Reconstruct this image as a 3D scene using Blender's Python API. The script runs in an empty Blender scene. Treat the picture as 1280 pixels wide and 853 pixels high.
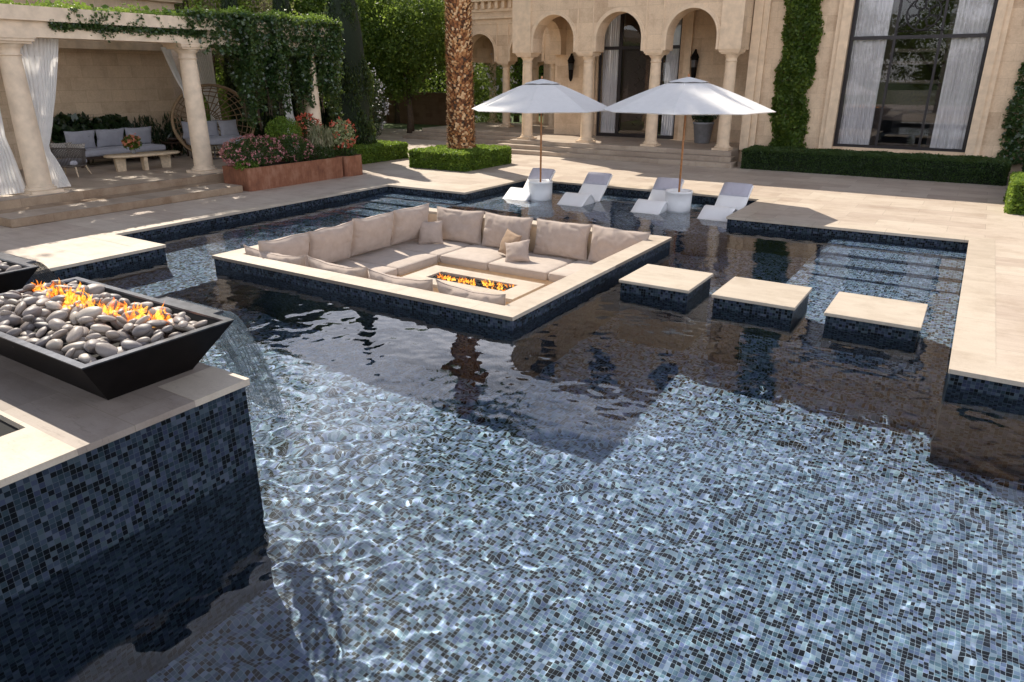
import bpy, bmesh, math, random
import numpy as np
from mathutils import Vector, Matrix, noise
R = math.radians
PI = math.pi
sc = bpy.context.scene
col = sc.collection
rng = np.random.default_rng(7)
random.seed(7)

# ------------------------------------------------------------------ helpers
class MB:
    """collects shapes; build() links them as ONE mesh object"""
    def __init__(s):
        s.v = []; s.f = []; s.m = []; s.sm = []; s.cur = 0; s.smooth = False
    def face(s, idx):
        s.f.append(tuple(idx)); s.m.append(s.cur); s.sm.append(s.smooth)
    def quad(s, a, b, c, d):
        n = len(s.v); s.v += [a, b, c, d]; s.face((n, n+1, n+2, n+3))
    def poly(s, pts):
        n = len(s.v); s.v += list(pts); s.face(range(n, n+len(pts)))
    def box(s, x0, x1, y0, y1, z0, z1, M=None):
        n = len(s.v)
        p = [(x0,y0,z0),(x1,y0,z0),(x1,y1,z0),(x0,y1,z0),(x0,y0,z1),(x1,y0,z1),(x1,y1,z1),(x0,y1,z1)]
        if M is not None: p = [tuple(M @ Vector(q)) for q in p]
        s.v += p
        for q in ((0,3,2,1),(4,5,6,7),(0,1,5,4),(1,2,6,5),(2,3,7,6),(3,0,4,7)): s.face([n+i for i in q])
    def bbox(s, x0, x1, y0, y1, z0, z1, b=.02, M=None):
        """box with chamfered vertical edges and top edge"""
        def ring(i, z): return [(x0+i+b,y0+i,z),(x1-i-b,y0+i,z),(x1-i,y0+i+b,z),(x1-i,y1-i-b,z),(x1-i-b,y1-i,z),(x0+i+b,y1-i,z),(x0+i,y1-i-b,z),(x0+i,y0+i+b,z)]
        s.rings([ring(b*.6,z0), ring(0,z0+b*.6), ring(0,z1-b*.6), ring(b*.6,z1)], M=M)
    def rings(s, rs, cap=True, close=True, M=None):
        n0 = len(s.v); k = len(rs[0])
        for r in rs:
            s.v += [tuple(M @ Vector(q)) for q in r] if M is not None else [tuple(q) for q in r]
        for i in range(len(rs)-1):
            for j in range(k if close else k-1):
                a = n0+i*k+j; b = n0+i*k+(j+1) % k
                s.face((a, b, b+k, a+k))
        if cap:
            s.face([n0+k-1-j for j in range(k)])
            s.face([n0+(len(rs)-1)*k+j for j in range(k)])
    def lathe(s, prof, cx=0, cy=0, n=20, cap=True):
        s.rings([[(cx+r*math.cos(2*PI*j/n), cy+r*math.sin(2*PI*j/n), z) for j in range(n)] for r, z in prof], cap)
    def tube(s, pts, r, n=6, cap=True):
        pts = [Vector(p) for p in pts]
        rr = r if hasattr(r, '__len__') else [r]*len(pts)
        rs = []
        up = Vector((0,0,1)); last = None
        for i, p in enumerate(pts):
            d = (pts[min(i+1,len(pts)-1)]-pts[max(i-1,0)])
            if d.length < 1e-9: d = Vector((0,0,1))
            d.normalize()
            if last is None:
                a = d.cross(up)
                if a.length < .1: a = d.cross(Vector((1,0,0)))
            else: a = last - d*last.dot(d)
            a.normalize(); last = a; b = d.cross(a)
            rs.append([tuple(p+(a*math.cos(2*PI*j/n)+b*math.sin(2*PI*j/n))*rr[i]) for j in range(n)])
        s.rings(rs, cap)
    def prism(s, pts, z0, z1, M=None):
        s.rings([[(x,y,z0) for x,y in pts], [(x,y,z1) for x,y in pts]], M=M)
    def grid(s, P, closeu=False):
        """P[i][j] points"""
        n0 = len(s.v); a = len(P); b = len(P[0])
        for r in P: s.v += [tuple(q) for q in r]
        for i in range(a-1):
            for j in range(b-1):
                k = n0+i*b+j; s.face((k, k+1, k+b+1, k+b))
    def build(s, name, mats, parent=None, loc=None, rec=False):
        me = bpy.data.meshes.new(name)
        me.from_pydata([tuple(map(float, q)) for q in s.v], [], s.f)
        for m in (mats if isinstance(mats, (list, tuple)) else [mats]): me.materials.append(m)
        me.polygons.foreach_set('material_index', s.m)
        me.polygons.foreach_set('use_smooth', s.sm)
        bm = bmesh.new(); bm.from_mesh(me); bmesh.ops.recalc_face_normals(bm, faces=bm.faces); bm.to_mesh(me); bm.free()
        o = bpy.data.objects.new(name, me); col.objects.link(o)
        if parent is not None: o.parent = parent
        if loc is not None: o.location = loc
        if rec: o.cycles.is_caustics_receiver = True
        return o

def npmesh(name, V, F, mat, parent=None, midx=None, mats=None, smooth=False):
    """V (n,3), F (m,k) numpy"""
    me = bpy.data.meshes.new(name)
    n, m, k = len(V), len(F), F.shape[1]
    me.vertices.add(n); me.vertices.foreach_set('co', np.asarray(V, dtype=np.float32).ravel())
    me.loops.add(m*k); me.loops.foreach_set('vertex_index', np.asarray(F, dtype=np.int32).ravel())
    me.polygons.add(m); me.polygons.foreach_set('loop_start', np.arange(0, m*k, k, dtype=np.int32))
    for q in (mats or [mat]): me.materials.append(q)
    if midx is not None: me.polygons.foreach_set('material_index', np.asarray(midx, dtype=np.int32))
    if smooth: me.polygons.foreach_set('use_smooth', np.ones(m, dtype=bool))
    me.update(calc_edges=True); me.validate()
    o = bpy.data.objects.new(name, me); col.objects.link(o)
    if parent is not None: o.parent = parent
    return o

def tag(o, label=None, cat=None, group=None, kind=None):
    if label: o['label'] = label
    if cat: o['category'] = cat
    if group: o['group'] = group
    if kind: o['kind'] = kind
    return o
def thing(name, label, cat, loc=(0,0,0), rz=0, group=None):
    o = bpy.data.objects.new(name, None); col.objects.link(o)
    o.location = loc; o.rotation_euler = (0,0,rz); o.empty_display_size = .2
    return tag(o, label, cat, group)
def copy_tree(o, parent=None):
    c = o.copy(); col.objects.link(c)
    if parent is not None: c.parent = parent
    for ch in list(o.children): copy_tree(ch, c)
    return c
def struct(o): o['kind'] = 'structure'; return o

# ------------------------------------------------------------------ materials
def new_mat(name):
    m = bpy.data.materials.new(name); m.use_nodes = True
    nt = m.node_tree; return m, nt, nt.nodes['Principled BSDF'], nt.nodes['Material Output']
def N(nt, t, **kw):
    n = nt.nodes.new(t)
    for k, v in kw.items(): setattr(n, k, v)
    return n
def L(nt, a, b): nt.links.new(a, b)
def mathn(nt, op, a, b=None, c=None):
    n = N(nt, 'ShaderNodeMath', operation=op)
    for i, q in enumerate((a, b, c)):
        if q is None: continue
        if isinstance(q, (int, float)): n.inputs[i].default_value = q
        else: L(nt, q, n.inputs[i])
    return n.outputs[0]
def vmath(nt, op, a, b=None):
    n = N(nt, 'ShaderNodeVectorMath', operation=op)
    for i, q in enumerate((a, b)):
        if q is None: continue
        if isinstance(q, (tuple, list)): n.inputs[i].default_value = q
        elif isinstance(q, (int, float)): n.inputs[i].default_value = (q, q, q)
        else: L(nt, q, n.inputs[i])
    return n.outputs[0]
def ramp(nt, fac, stops, interp='LINEAR'):
    r = N(nt, 'ShaderNodeValToRGB'); e = r.color_ramp; e.interpolation = interp
    while len(e.elements) < len(stops): e.elements.new(.5)
    for el, (p, c) in zip(e.elements, stops): el.position = p; el.color = (*c, 1)
    L(nt, fac, r.inputs[0]); return r.outputs[0]
def mixc(nt, fac, a, b, mode='MIX'):
    n = N(nt, 'ShaderNodeMix', data_type='RGBA', blend_type=mode)
    for s_, q in ((0, fac), (6, a), (7, b)):
        if isinstance(q, (int, float)): n.inputs[s_].default_value = q
        elif isinstance(q, (tuple, list)): n.inputs[s_].default_value = (*q[:3], 1)
        else: L(nt, q, n.inputs[s_])
    return n.outputs[2]
def noise_t(nt, vec, scale, detail=4, rough=.55):
    n = N(nt, 'ShaderNodeTexNoise'); n.inputs['Scale'].default_value = scale
    n.inputs['Detail'].default_value = detail; n.inputs['Roughness'].default_value = rough
    if vec is not None: L(nt, vec, n.inputs['Vector'])
    return n.outputs['Fac']
def pos(nt): return N(nt, 'ShaderNodeNewGeometry').outputs['Position']
def objco(nt): return N(nt, 'ShaderNodeTexCoord').outputs['Object']
def bump(nt, bsdf, h, strength=.3, dist=.01):
    b = N(nt, 'ShaderNodeBump'); b.inputs['Strength'].default_value = strength; b.inputs['Distance'].default_value = dist
    L(nt, h, b.inputs['Height']); L(nt, b.outputs[0], bsdf.inputs['Normal'])
def setp(b, **kw):
    for k, v in kw.items():
        b.inputs[k.replace('_', ' ')].default_value = (*v, 1) if isinstance(v, tuple) else v

def m_plain(name, c, rough=.6, var=.15, scale=8, metal=0, bmp=0, spec=.5, c2=None):
    m, nt, b, _ = new_mat(name)
    f = noise_t(nt, objco(nt), scale)
    d = c2 or tuple(q*(1-var) for q in c); u = tuple(min(1, q*(1+var)) for q in c)
    L(nt, ramp(nt, f, [(.3, d), (.7, u)]), b.inputs['Base Color'])
    setp(b, Roughness=rough, Metallic=metal); b.inputs['Specular IOR Level'].default_value = spec
    if bmp: bump(nt, b, f, bmp, .01)
    return m

def m_mosaic(name, k=1.0, dark=.2, tint=1.0):
    m, nt, b, _ = new_mat(name)
    g = N(nt, 'ShaderNodeNewGeometry')
    S = 1/.037
    p = vmath(nt, 'SUBTRACT', g.outputs['Position'], vmath(nt, 'MULTIPLY', g.outputs['True Normal'], .012))
    q = vmath(nt, 'MULTIPLY', p, (S, S, S))
    q = vmath(nt, 'ADD', q, (.37, .21, .45))
    cell = vmath(nt, 'FLOOR', q)
    fr = vmath(nt, 'FRACTION', q)
    w = N(nt, 'ShaderNodeTexWhiteNoise', noise_dimensions='3D'); L(nt, cell, w.inputs['Vector'])
    w2 = N(nt, 'ShaderNodeTexWhiteNoise', noise_dimensions='3D'); L(nt, vmath(nt, 'ADD', cell, (17.3, 5.1, 9.7)), w2.inputs['Vector'])
    big = noise_t(nt, g.outputs['Position'], 1.1, 3)
    v = mathn(nt, 'ADD', w.outputs['Value'], mathn(nt, 'MULTIPLY', mathn(nt, 'SUBTRACT', big, .5), .25))
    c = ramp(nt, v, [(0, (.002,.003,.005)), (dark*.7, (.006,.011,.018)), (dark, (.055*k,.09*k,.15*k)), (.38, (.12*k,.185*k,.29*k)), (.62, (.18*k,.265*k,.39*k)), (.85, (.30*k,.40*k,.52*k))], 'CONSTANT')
    hs = N(nt, 'ShaderNodeHueSaturation'); L(nt, c, hs.inputs['Color'])
    L(nt, mathn(nt, 'ADD', mathn(nt, 'MULTIPLY', w2.outputs['Value'], .07), .465), hs.inputs['Hue'])
    L(nt, mathn(nt, 'ADD', mathn(nt, 'MULTIPLY', w2.outputs['Value'], .5), .7), hs.inputs['Value'])
    # grout mask from the two axes lying in the surface
    na = N(nt, 'ShaderNodeVectorMath', operation='ABSOLUTE'); L(nt, g.outputs['True Normal'], na.inputs[0])
    sx = N(nt, 'ShaderNodeSeparateXYZ'); L(nt, na.outputs[0], sx.inputs[0])
    sf = N(nt, 'ShaderNodeSeparateXYZ'); L(nt, fr, sf.inputs[0])
    tot = None
    for i in range(3):
        e = mathn(nt, 'ABSOLUTE', mathn(nt, 'SUBTRACT', sf.outputs[i], .5))
        e = mathn(nt, 'MULTIPLY', e, mathn(nt, 'LESS_THAN', sx.outputs[i], .5))
        tot = e if tot is None else mathn(nt, 'MAXIMUM', tot, e)
    gr = mathn(nt, 'GREATER_THAN', tot, .462)
    L(nt, mixc(nt, gr, hs.outputs[0], (.38*k, .45*k, .54*k)), b.inputs['Base Color'])
    L(nt, mathn(nt, 'ADD', mathn(nt, 'MULTIPLY', gr, .4), .38), b.inputs['Roughness'])
    setp(b, Coat_Weight=0); b.inputs['Specular IOR Level'].default_value = .12
    return m

def m_travertine(name, c1=(.68,.57,.45), c2=(.52,.42,.33), bw=1.2, rh=.6, mortar=.004, off=.5, org=(0,0,0), streak=(1.1, 9, 1), rotated=False, uneven=.5):
    m, nt, b, _ = new_mat(name)
    g = N(nt, 'ShaderNodeNewGeometry')
    p = vmath(nt, 'ADD', g.outputs['Position'], org)
    if rotated:
        mp = N(nt, 'ShaderNodeMapping'); mp.inputs['Rotation'].default_value = (0,0,PI/2); L(nt, p, mp.inputs[0]); p = mp.outputs[0]
    br = N(nt, 'ShaderNodeTexBrick'); L(nt, p, br.inputs['Vector'])
    br.offset = off; br.inputs['Scale'].default_value = 1; br.inputs['Brick Width'].default_value = bw; br.inputs['Row Height'].default_value = rh
    br.inputs['Mortar Size'].default_value = mortar; br.inputs['Mortar Smooth'].default_value = .3
    br.inputs['Color1'].default_value = (0,0,0,1); br.inputs['Color2'].default_value = (1,1,1,1); br.inputs['Mortar'].default_value = (.5,.5,.5,1)
    sep = N(nt, 'ShaderNodeSeparateXYZ'); L(nt, br.outputs['Color'], sep.inputs[0]); br_c = sep.outputs[0]
    # streaky veins, shifted per slab
    sh = N(nt, 'ShaderNodeCombineXYZ'); L(nt, mathn(nt, 'MULTIPLY', br_c, 7), sh.inputs[0]); L(nt, mathn(nt, 'MULTIPLY', br_c, 13), sh.inputs[1])
    q = vmath(nt, 'ADD', vmath(nt, 'MULTIPLY', p, streak), sh.outputs[0])
    f = noise_t(nt, q, 1.0, 6, .6)
    f2 = noise_t(nt, q, 4.5, 5, .65)
    blot = noise_t(nt, p, .5, 4)
    t = mathn(nt, 'ADD', mathn(nt, 'MULTIPLY', f, .55), mathn(nt, 'MULTIPLY', br_c, .28*uneven*2))
    t = mathn(nt, 'ADD', t, mathn(nt, 'MULTIPLY', mathn(nt, 'SUBTRACT', blot, .5), .5))
    cc = ramp(nt, t, [(.15, tuple(q_*.92 for q_ in c2)), (.42, tuple((a+b_)/2 for a, b_ in zip(c1, c2))), (.75, c1)])
    cc = mixc(nt, mathn(nt, 'MULTIPLY', mathn(nt, 'GREATER_THAN', f2, .62), .35), cc, tuple(q_*.78 for q_ in c2))
    fine = noise_t(nt, p, 60, 4, .7)
    cc = mixc(nt, .25, cc, ramp(nt, fine, [(.3, (.55,.5,.45)), (.7, (1,1,1))]), 'MULTIPLY')
    wear = noise_t(nt, p, 1.7, 6, .7)
    cc = mixc(nt, .6, cc, ramp(nt, wear, [(.32, (.72,.67,.62)), (.52, (1,1,1))]), 'MULTIPLY')
    cc = mixc(nt, br.outputs['Fac'], cc, (.26,.21,.165))
    L(nt, cc, b.inputs['Base Color']); setp(b, Roughness=.55)
    b.inputs['Specular IOR Level'].default_value = .35
    h = mathn(nt, 'SUBTRACT', mathn(nt, 'MULTIPLY', f2, .2), br.outputs['Fac'])
    bump(nt, b, h, .35, .004)
    return m

def m_ashlar(name, c=(.50,.385,.275), axis='XZ', bw=.9, rh=.42, mortar=.004, contrast=.16, rough_b=.35):
    """coursed limestone blocks on a vertical wall"""
    m, nt, b, _ = new_mat(name)
    g = N(nt, 'ShaderNodeNewGeometry'); sp = N(nt, 'ShaderNodeSeparateXYZ'); L(nt, g.outputs['Position'], sp.inputs[0])
    cb = N(nt, 'ShaderNodeCombineXYZ')
    # u runs along whichever horizontal direction lies in the wall
    L(nt, mathn(nt, 'ADD', sp.outputs[0], sp.outputs[1]), cb.inputs[0]); L(nt, sp.outputs[2], cb.inputs[1])
    br = N(nt, 'ShaderNodeTexBrick'); L(nt, cb.outputs[0], br.inputs['Vector'])
    br.inputs['Scale'].default_value = 1; br.inputs['Brick Width'].default_value = bw; br.inputs['Row Height'].default_value = rh
    br.inputs['Mortar Size'].default_value = mortar; br.inputs['Mortar Smooth'].default_value = .4
    br.inputs['Color1'].default_value = (0,0,0,1); br.inputs['Color2'].default_value = (1,1,1,1); br.inputs['Mortar'].default_value = (.5,.5,.5,1)
    s2 = N(nt, 'ShaderNodeSeparateXYZ'); L(nt, br.outputs['Color'], s2.inputs[0])
    f = noise_t(nt, g.outputs['Position'], 2.2, 6, .62); f2 = noise_t(nt, g.outputs['Position'], 22, 5, .7)
    t = mathn(nt, 'ADD', mathn(nt, 'MULTIPLY', f, .75), mathn(nt, 'MULTIPLY', s2.outputs[0], .25))
    k = contrast
    cc = ramp(nt, t, [(.25, (c[0]*(1-1.6*k), c[1]*(1-1.9*k), c[2]*(1-2.1*k))), (.5, c), (.78, (c[0]*(1+k), c[1]*(1+k), c[2]*(1+k*.9)))])
    cc = mixc(nt, .35, cc, ramp(nt, f2, [(.3, (.55,.5,.45)), (.65, (1,1,1))]), 'MULTIPLY')
    cc = mixc(nt, mathn(nt, 'MULTIPLY', br.outputs['Fac'], .8), cc, (c[0]*.55, c[1]*.5, c[2]*.45))
    L(nt, cc, b.inputs['Base Color']); setp(b, Roughness=.85); b.inputs['Specular IOR Level'].default_value = .2
    bump(nt, b, mathn(nt, 'SUBTRACT', mathn(nt, 'MULTIPLY', f2, .5), br.outputs['Fac']), rough_b, .008)
    return m

def m_leaf(name, c1, c2, c3=None, trans=.35, rough=.5, spec=.35):
    m, nt, b, out = new_mat(name)
    g = N(nt, 'ShaderNodeNewGeometry')
    n2 = noise_t(nt, g.outputs['Position'], 1.6, 3)
    f = mathn(nt, 'ADD', mathn(nt, 'MULTIPLY', g.outputs['Random Per Island'], .7), mathn(nt, 'MULTIPLY', n2, .35))
    st = [(.1, c1), (.75, c2)] + ([(.97, c3)] if c3 else [])
    cc = ramp(nt, f, st)
    L(nt, cc, b.inputs['Base Color']); setp(b, Roughness=rough); b.inputs['Specular IOR Level'].default_value = spec
    t = N(nt, 'ShaderNodeBsdfTranslucent')
    L(nt, mixc(nt, .55, cc, (.55,.75,.12), 'MIX'), t.inputs['Color'])
    mx = N(nt, 'ShaderNodeMixShader'); mx.inputs[0].default_value = trans*.6
    L(nt, b.outputs[0], mx.inputs[1]); L(nt, t.outputs[0], mx.inputs[2]); L(nt, mx.outputs[0], out.inputs['Surface'])
    return m

def m_cloth(name, c, var=.08, weave=220, rough=.9, trans=0):
    m, nt, b, out = new_mat(name)
    o = objco(nt)
    f = noise_t(nt, o, 7, 4); w = noise_t(nt, o, weave, 2, .8)
    cc = ramp(nt, f, [(.3, tuple(q*(1-var) for q in c)), (.7, tuple(min(1, q*(1+var)) for q in c))])
    cc = mixc(nt, .25, cc, ramp(nt, w, [(.35, (.6,.6,.6)), (.65, (1,1,1))]), 'MULTIPLY')
    L(nt, cc, b.inputs['Base Color']); setp(b, Roughness=rough); b.inputs['Specular IOR Level'].default_value = .15
    b.inputs['Sheen Weight'].default_value = .15
    bump(nt, b, w, .25, .002)
    if trans:
        t = N(nt, 'ShaderNodeBsdfTranslucent'); L(nt, cc, t.inputs['Color'])
        mx = N(nt, 'ShaderNodeMixShader'); mx.inputs[0].default_value = trans
        L(nt, b.outputs[0], mx.inputs[1]); L(nt, t.outputs[0], mx.inputs[2]); L(nt, mx.outputs[0], out.inputs['Surface'])
    return m

M = {}
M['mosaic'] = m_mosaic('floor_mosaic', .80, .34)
M['mosaic_wall_shade'] = m_mosaic('wall_mosaic_shade', .19, .30)  # floor tile again, darkened so the wall shade sits in its colour
M['deck'] = m_travertine('deck_travertine', (.63,.55,.455), (.45,.355,.29), 1.25, .62, org=(.14,-1.34,0), uneven=.62, mortar=.003)
M['coping'] = m_travertine('coping_travertine', (.62,.54,.445), (.52,.44,.355), 1.3, 3.0, .003, uneven=.25, streak=(1.5,6,1))
M['stepstone'] = m_travertine('step_travertine', (.63,.56,.465), (.54,.46,.37), 9, 9, .001, uneven=0, streak=(1.6,7,1))
M['pedtop'] = m_travertine('shaded_pedestal_travertine', (.40,.335,.285), (.25,.205,.175), 1.5, .9, org=(.2,.25,0), rotated=False)  # darkened stone, the shade over the plinth top is in the colour
M['stairs'] = m_travertine('stair_travertine', (.52,.43,.34), (.38,.30,.235), 1.3, .35, .003, org=(0,0,0))
M['riser'] = m_ashlar('riser_stone', (.40,.30,.21), bw=1.3, rh=.6, contrast=.22)
M['stone'] = m_ashlar('villa_limestone', (.70,.535,.375), bw=1.0, rh=.45, contrast=.17, mortar=.003)
M['stone_trim'] = m_plain('carved_limestone', (.70,.54,.38), .8, .12, 5, bmp=.2, spec=.2)
M['perg_stone'] = m_plain('pergola_limestone', (.74,.60,.45), .8, .14, 4, bmp=.25, spec=.2)
M['perg_wall'] = m_ashlar('pergola_wall_stone', (.68,.53,.38), bw=.75, rh=.34, contrast=.14)
M['garden_wall'] = m_ashlar('garden_wall_stone', (.20,.125,.08), bw=.5, rh=.22, contrast=.2)
M['cushion'] = m_cloth('taupe_cushion', (.46,.375,.32))
M['seat'] = m_cloth('seat_fabric', (.52,.44,.38))
M['pillow_dark'] = m_cloth('brown_pillow', (.36,.25,.17))
M['grey_cush'] = m_cloth('grey_cushion', (.42,.42,.47))
M['canopy'] = m_cloth('white_canopy', (.87,.85,.83), .03, 300, trans=.12)
M['sheer'] = m_cloth('sheer_curtain', (.92,.90,.87), .04, 200, trans=.4)
M['inner_sheer'] = m_cloth('indoor_curtain', (.90,.87,.88), .04, 200, trans=.12)
M['white_resin'] = m_plain('white_resin', (.86,.86,.87), .3, .03, 3)
M['headrest'] = m_cloth('lavender_headrest', (.50,.49,.57), .05)
M['foam'] = m_plain('water_foam', (.75,.8,.85), .2, .05, 3)
M['wood'] = m_plain('teak_pole', (.42,.19,.075), .5, .25, 30)
M['table_wood'] = m_plain('pale_table_stone', (.60,.47,.32), .5, .2, 12)
M['black_metal'] = m_plain('black_steel', (.008,.0065,.0065), .5, .3, 6, spec=.08)
M['bronze_frame'] = m_plain('dark_window_frame', (.022,.018,.02), .4, .2, 6, metal=.3)
M['rim_metal'] = m_plain('weathered_steel_rim', (.10,.10,.11), .28, .35, 14, metal=.9)
M['wicker'] = m_plain('brown_rattan', (.30,.20,.11), .6, .3, 40)
M['rope'] = m_plain('charcoal_rope', (.10,.085,.075), .8, .3, 60)
M['dark_wood'] = m_plain('dark_wood', (.05,.028,.018), .45, .3, 20)
M['grey_pot'] = m_plain('grey_zinc_pot', (.22,.22,.23), .6, .15, 6)
M['soil'] = m_plain('soil', (.03,.02,.014), .95, .4, 30)
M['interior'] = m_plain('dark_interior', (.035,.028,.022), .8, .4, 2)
M['void'] = m_plain('matte_black', (.004,.004,.004), .9, .1, 2)
M['trunk'] = m_plain('bark', (.075,.05,.032), .9, .4, 14, bmp=.5)
M['core'] = m_plain('hedge_core', (.010,.018,.007), .95, .4, 20)
M['hedge'] = m_leaf('hedge_leaf', (.02,.05,.008), (.15,.25,.03), (.38,.46,.08), .6)
M['hedge_dark'] = m_leaf('dark_hedge_leaf', (.012,.03,.008), (.03,.065,.014), (.05,.09,.02), .3)  # dark leaf; the hedges by the villa carry their shade in it
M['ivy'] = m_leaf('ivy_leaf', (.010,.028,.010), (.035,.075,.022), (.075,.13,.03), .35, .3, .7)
M['ivy_lit'] = m_leaf('sunlit_ivy_leaf', (.05,.10,.015), (.13,.21,.03), (.25,.30,.06), .5)  # lighter copy of ivy; sunlight on the top growth is in the colour
M['tree'] = m_leaf('tree_leaf', (.016,.036,.007), (.075,.125,.02), (.22,.27,.04), .6)
M['tree_lit'] = m_leaf('sunlit_tree_leaf', (.06,.10,.015), (.14,.20,.03), (.25,.30,.06), .6)  # lighter copy of the tree leaf with sunlight put into its green
M['cypress'] = m_leaf('cypress_needle', (.012,.026,.008), (.03,.055,.014), (.07,.10,.02), .25)
M['plum'] = m_leaf('plum_leaf', (.09,.055,.055), (.22,.15,.12), (.32,.24,.15), .4)
M['palm'] = m_leaf('palm_leaf', (.03,.06,.012), (.07,.12,.025), (.12,.16,.04), .3)
M['lime'] = m_leaf('lime_leaf', (.08,.15,.02), (.17,.28,.04), (.25,.35,.06), .5)
M['pinkf'] = m_leaf('pink_petal', (.30,.07,.09), (.52,.22,.23), (.72,.50,.46), .2)
M['redf'] = m_leaf('red_petal', (.45,.05,.035), (.62,.13,.08), (.75,.35,.22), .2)
M['whitef'] = m_leaf('white_petal', (.45,.44,.48), (.62,.60,.64), (.8,.8,.8), .2)
M['orangef'] = m_leaf('peach_petal', (.65,.16,.08), (.80,.35,.2), (.75,.15,.22), .2)
M['grassy'] = m_leaf('tan_grass_blade', (.10,.11,.05), (.26,.25,.15), (.45,.40,.28), .3)
M['varieg'] = m_leaf('pale_variegated_leaf', (.12,.16,.05), (.38,.40,.20), (.65,.62,.45), .3)
M['darkleaf'] = m_leaf('dark_glossy_leaf', (.008,.018,.008), (.022,.042,.016), (.04,.07,.025), .15, .3, .6)
M['grass'] = m_plain('lawn', (.06,.10,.02), .9, .4, 3)

# rusted corten
m, nt, b, _ = new_mat('corten_rust')
o_ = pos(nt); f = noise_t(nt, o_, 2.2, 7, .65); f2 = noise_t(nt, vmath(nt, 'MULTIPLY', o_, (5,5,1.2)), 3, 5, .7)
L(nt, ramp(nt, mathn(nt, 'ADD', mathn(nt, 'MULTIPLY', f, .6), mathn(nt, 'MULTIPLY', f2, .4)), [(.3, (.12,.045,.028)), (.5, (.26,.105,.055)), (.62, (.34,.17,.105)), (.75, (.40,.26,.19))]), b.inputs['Base Color'])
setp(b, Roughness=.85); bump(nt, b, f2, .3, .01); M['corten'] = m
# palm trunk scales
m, nt, b, _ = new_mat('palm_trunk_scales')
g = N(nt, 'ShaderNodeNewGeometry')
L(nt, ramp(nt, g.outputs['Random Per Island'], [(0, (.10,.035,.012)), (.35, (.32,.12,.04)), (.65, (.52,.25,.09)), (.88, (.75,.50,.27))]), b.inputs['Base Color'])
setp(b, Roughness=.8); bump(nt, b, noise_t(nt, g.outputs['Position'], 60, 4), .6, .01); M['palm_trunk'] = m
# river stones : colour per object
m, nt, b, _ = new_mat('river_pebble')
oi = N(nt, 'ShaderNodeObjectInfo'); o_ = objco(nt)
base = ramp(nt, oi.outputs['Random'], [(0, (.11,.10,.11)), (.18, (.26,.225,.205)), (.4, (.40,.335,.285)), (.6, (.18,.16,.165)), (.8, (.30,.25,.22)), (1, (.52,.45,.38))])
f = noise_t(nt, o_, 22, 5, .6)
wv = N(nt, 'ShaderNodeTexWave'); wv.inputs['Scale'].default_value = 9; wv.inputs['Distortion'].default_value = 5; L(nt, o_, wv.inputs['Vector'])
cc = mixc(nt, .45, base, ramp(nt, f, [(.3, (.5,.5,.5)), (.7, (1,1,1))]), 'MULTIPLY')
cc = mixc(nt, mathn(nt, 'MULTIPLY', wv.outputs['Fac'], .22), cc, (.38,.33,.30))
L(nt, cc, b.inputs['Base Color']); setp(b, Roughness=.5); bump(nt, b, f, .15, .004); M['pebble'] = m
# water surface
m, nt, b, out = new_mat('pool_water')
setp(b, Base_Color=(.84,.94,1.0), Roughness=0.0, IOR=1.33); b.inputs['Transmission Weight'].default_value = 1; M['water'] = m
# falling sheet of water : partly clear, partly mirror-like, streaked with air
m, nt, b, out = new_mat('falling_water')
p_ = pos(nt); st = noise_t(nt, vmath(nt, 'MULTIPLY', p_, (26, 3, 2.0)), 1.5, 4, .65)
tr = N(nt, 'ShaderNodeBsdfTransparent'); gl = N(nt, 'ShaderNodeBsdfGlossy'); gl.inputs['Roughness'].default_value = .08
di = N(nt, 'ShaderNodeBsdfDiffuse'); di.inputs['Color'].default_value = (.75,.8,.85,1)
mx1 = N(nt, 'ShaderNodeMixShader'); mx2 = N(nt, 'ShaderNodeMixShader')
fr = N(nt, 'ShaderNodeFresnel'); fr.inputs['IOR'].default_value = 1.22
bp = N(nt, 'ShaderNodeBump'); bp.inputs['Strength'].default_value = 1; bp.inputs['Distance'].default_value = .02
L(nt, st, bp.inputs['Height']); L(nt, bp.outputs[0], gl.inputs['Normal']); L(nt, bp.outputs[0], fr.inputs['Normal'])
L(nt, mathn(nt, 'MULTIPLY', mathn(nt, 'SUBTRACT', st, .60), 1.1), mx1.inputs[0]); L(nt, tr.outputs[0], mx1.inputs[1]); L(nt, di.outputs[0], mx1.inputs[2])
L(nt, mathn(nt, 'ADD', fr.outputs[0], .04), mx2.inputs[0]); L(nt, mx1.outputs[0], mx2.inputs[1]); L(nt, gl.outputs[0], mx2.inputs[2]); L(nt, mx2.outputs[0], out.inputs['Surface'])
M['fall'] = m
# window glass
m, nt, b, out = new_mat('window_glass')
tr = N(nt, 'ShaderNodeBsdfTransparent'); tr.inputs['Color'].default_value = (.96,.97,.98,1); gl = N(nt, 'ShaderNodeBsdfGlossy'); gl.inputs['Roughness'].default_value = .01
fr = N(nt, 'ShaderNodeFresnel'); fr.inputs['IOR'].default_value = 1.5
mx = N(nt, 'ShaderNodeMixShader'); L(nt, mathn(nt, 'ADD', fr.outputs[0], .03), mx.inputs[0]); L(nt, tr.outputs[0], mx.inputs[1]); L(nt, gl.outputs[0], mx.inputs[2]); L(nt, mx.outputs[0], out.inputs['Surface'])
M['glass'] = m
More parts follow.
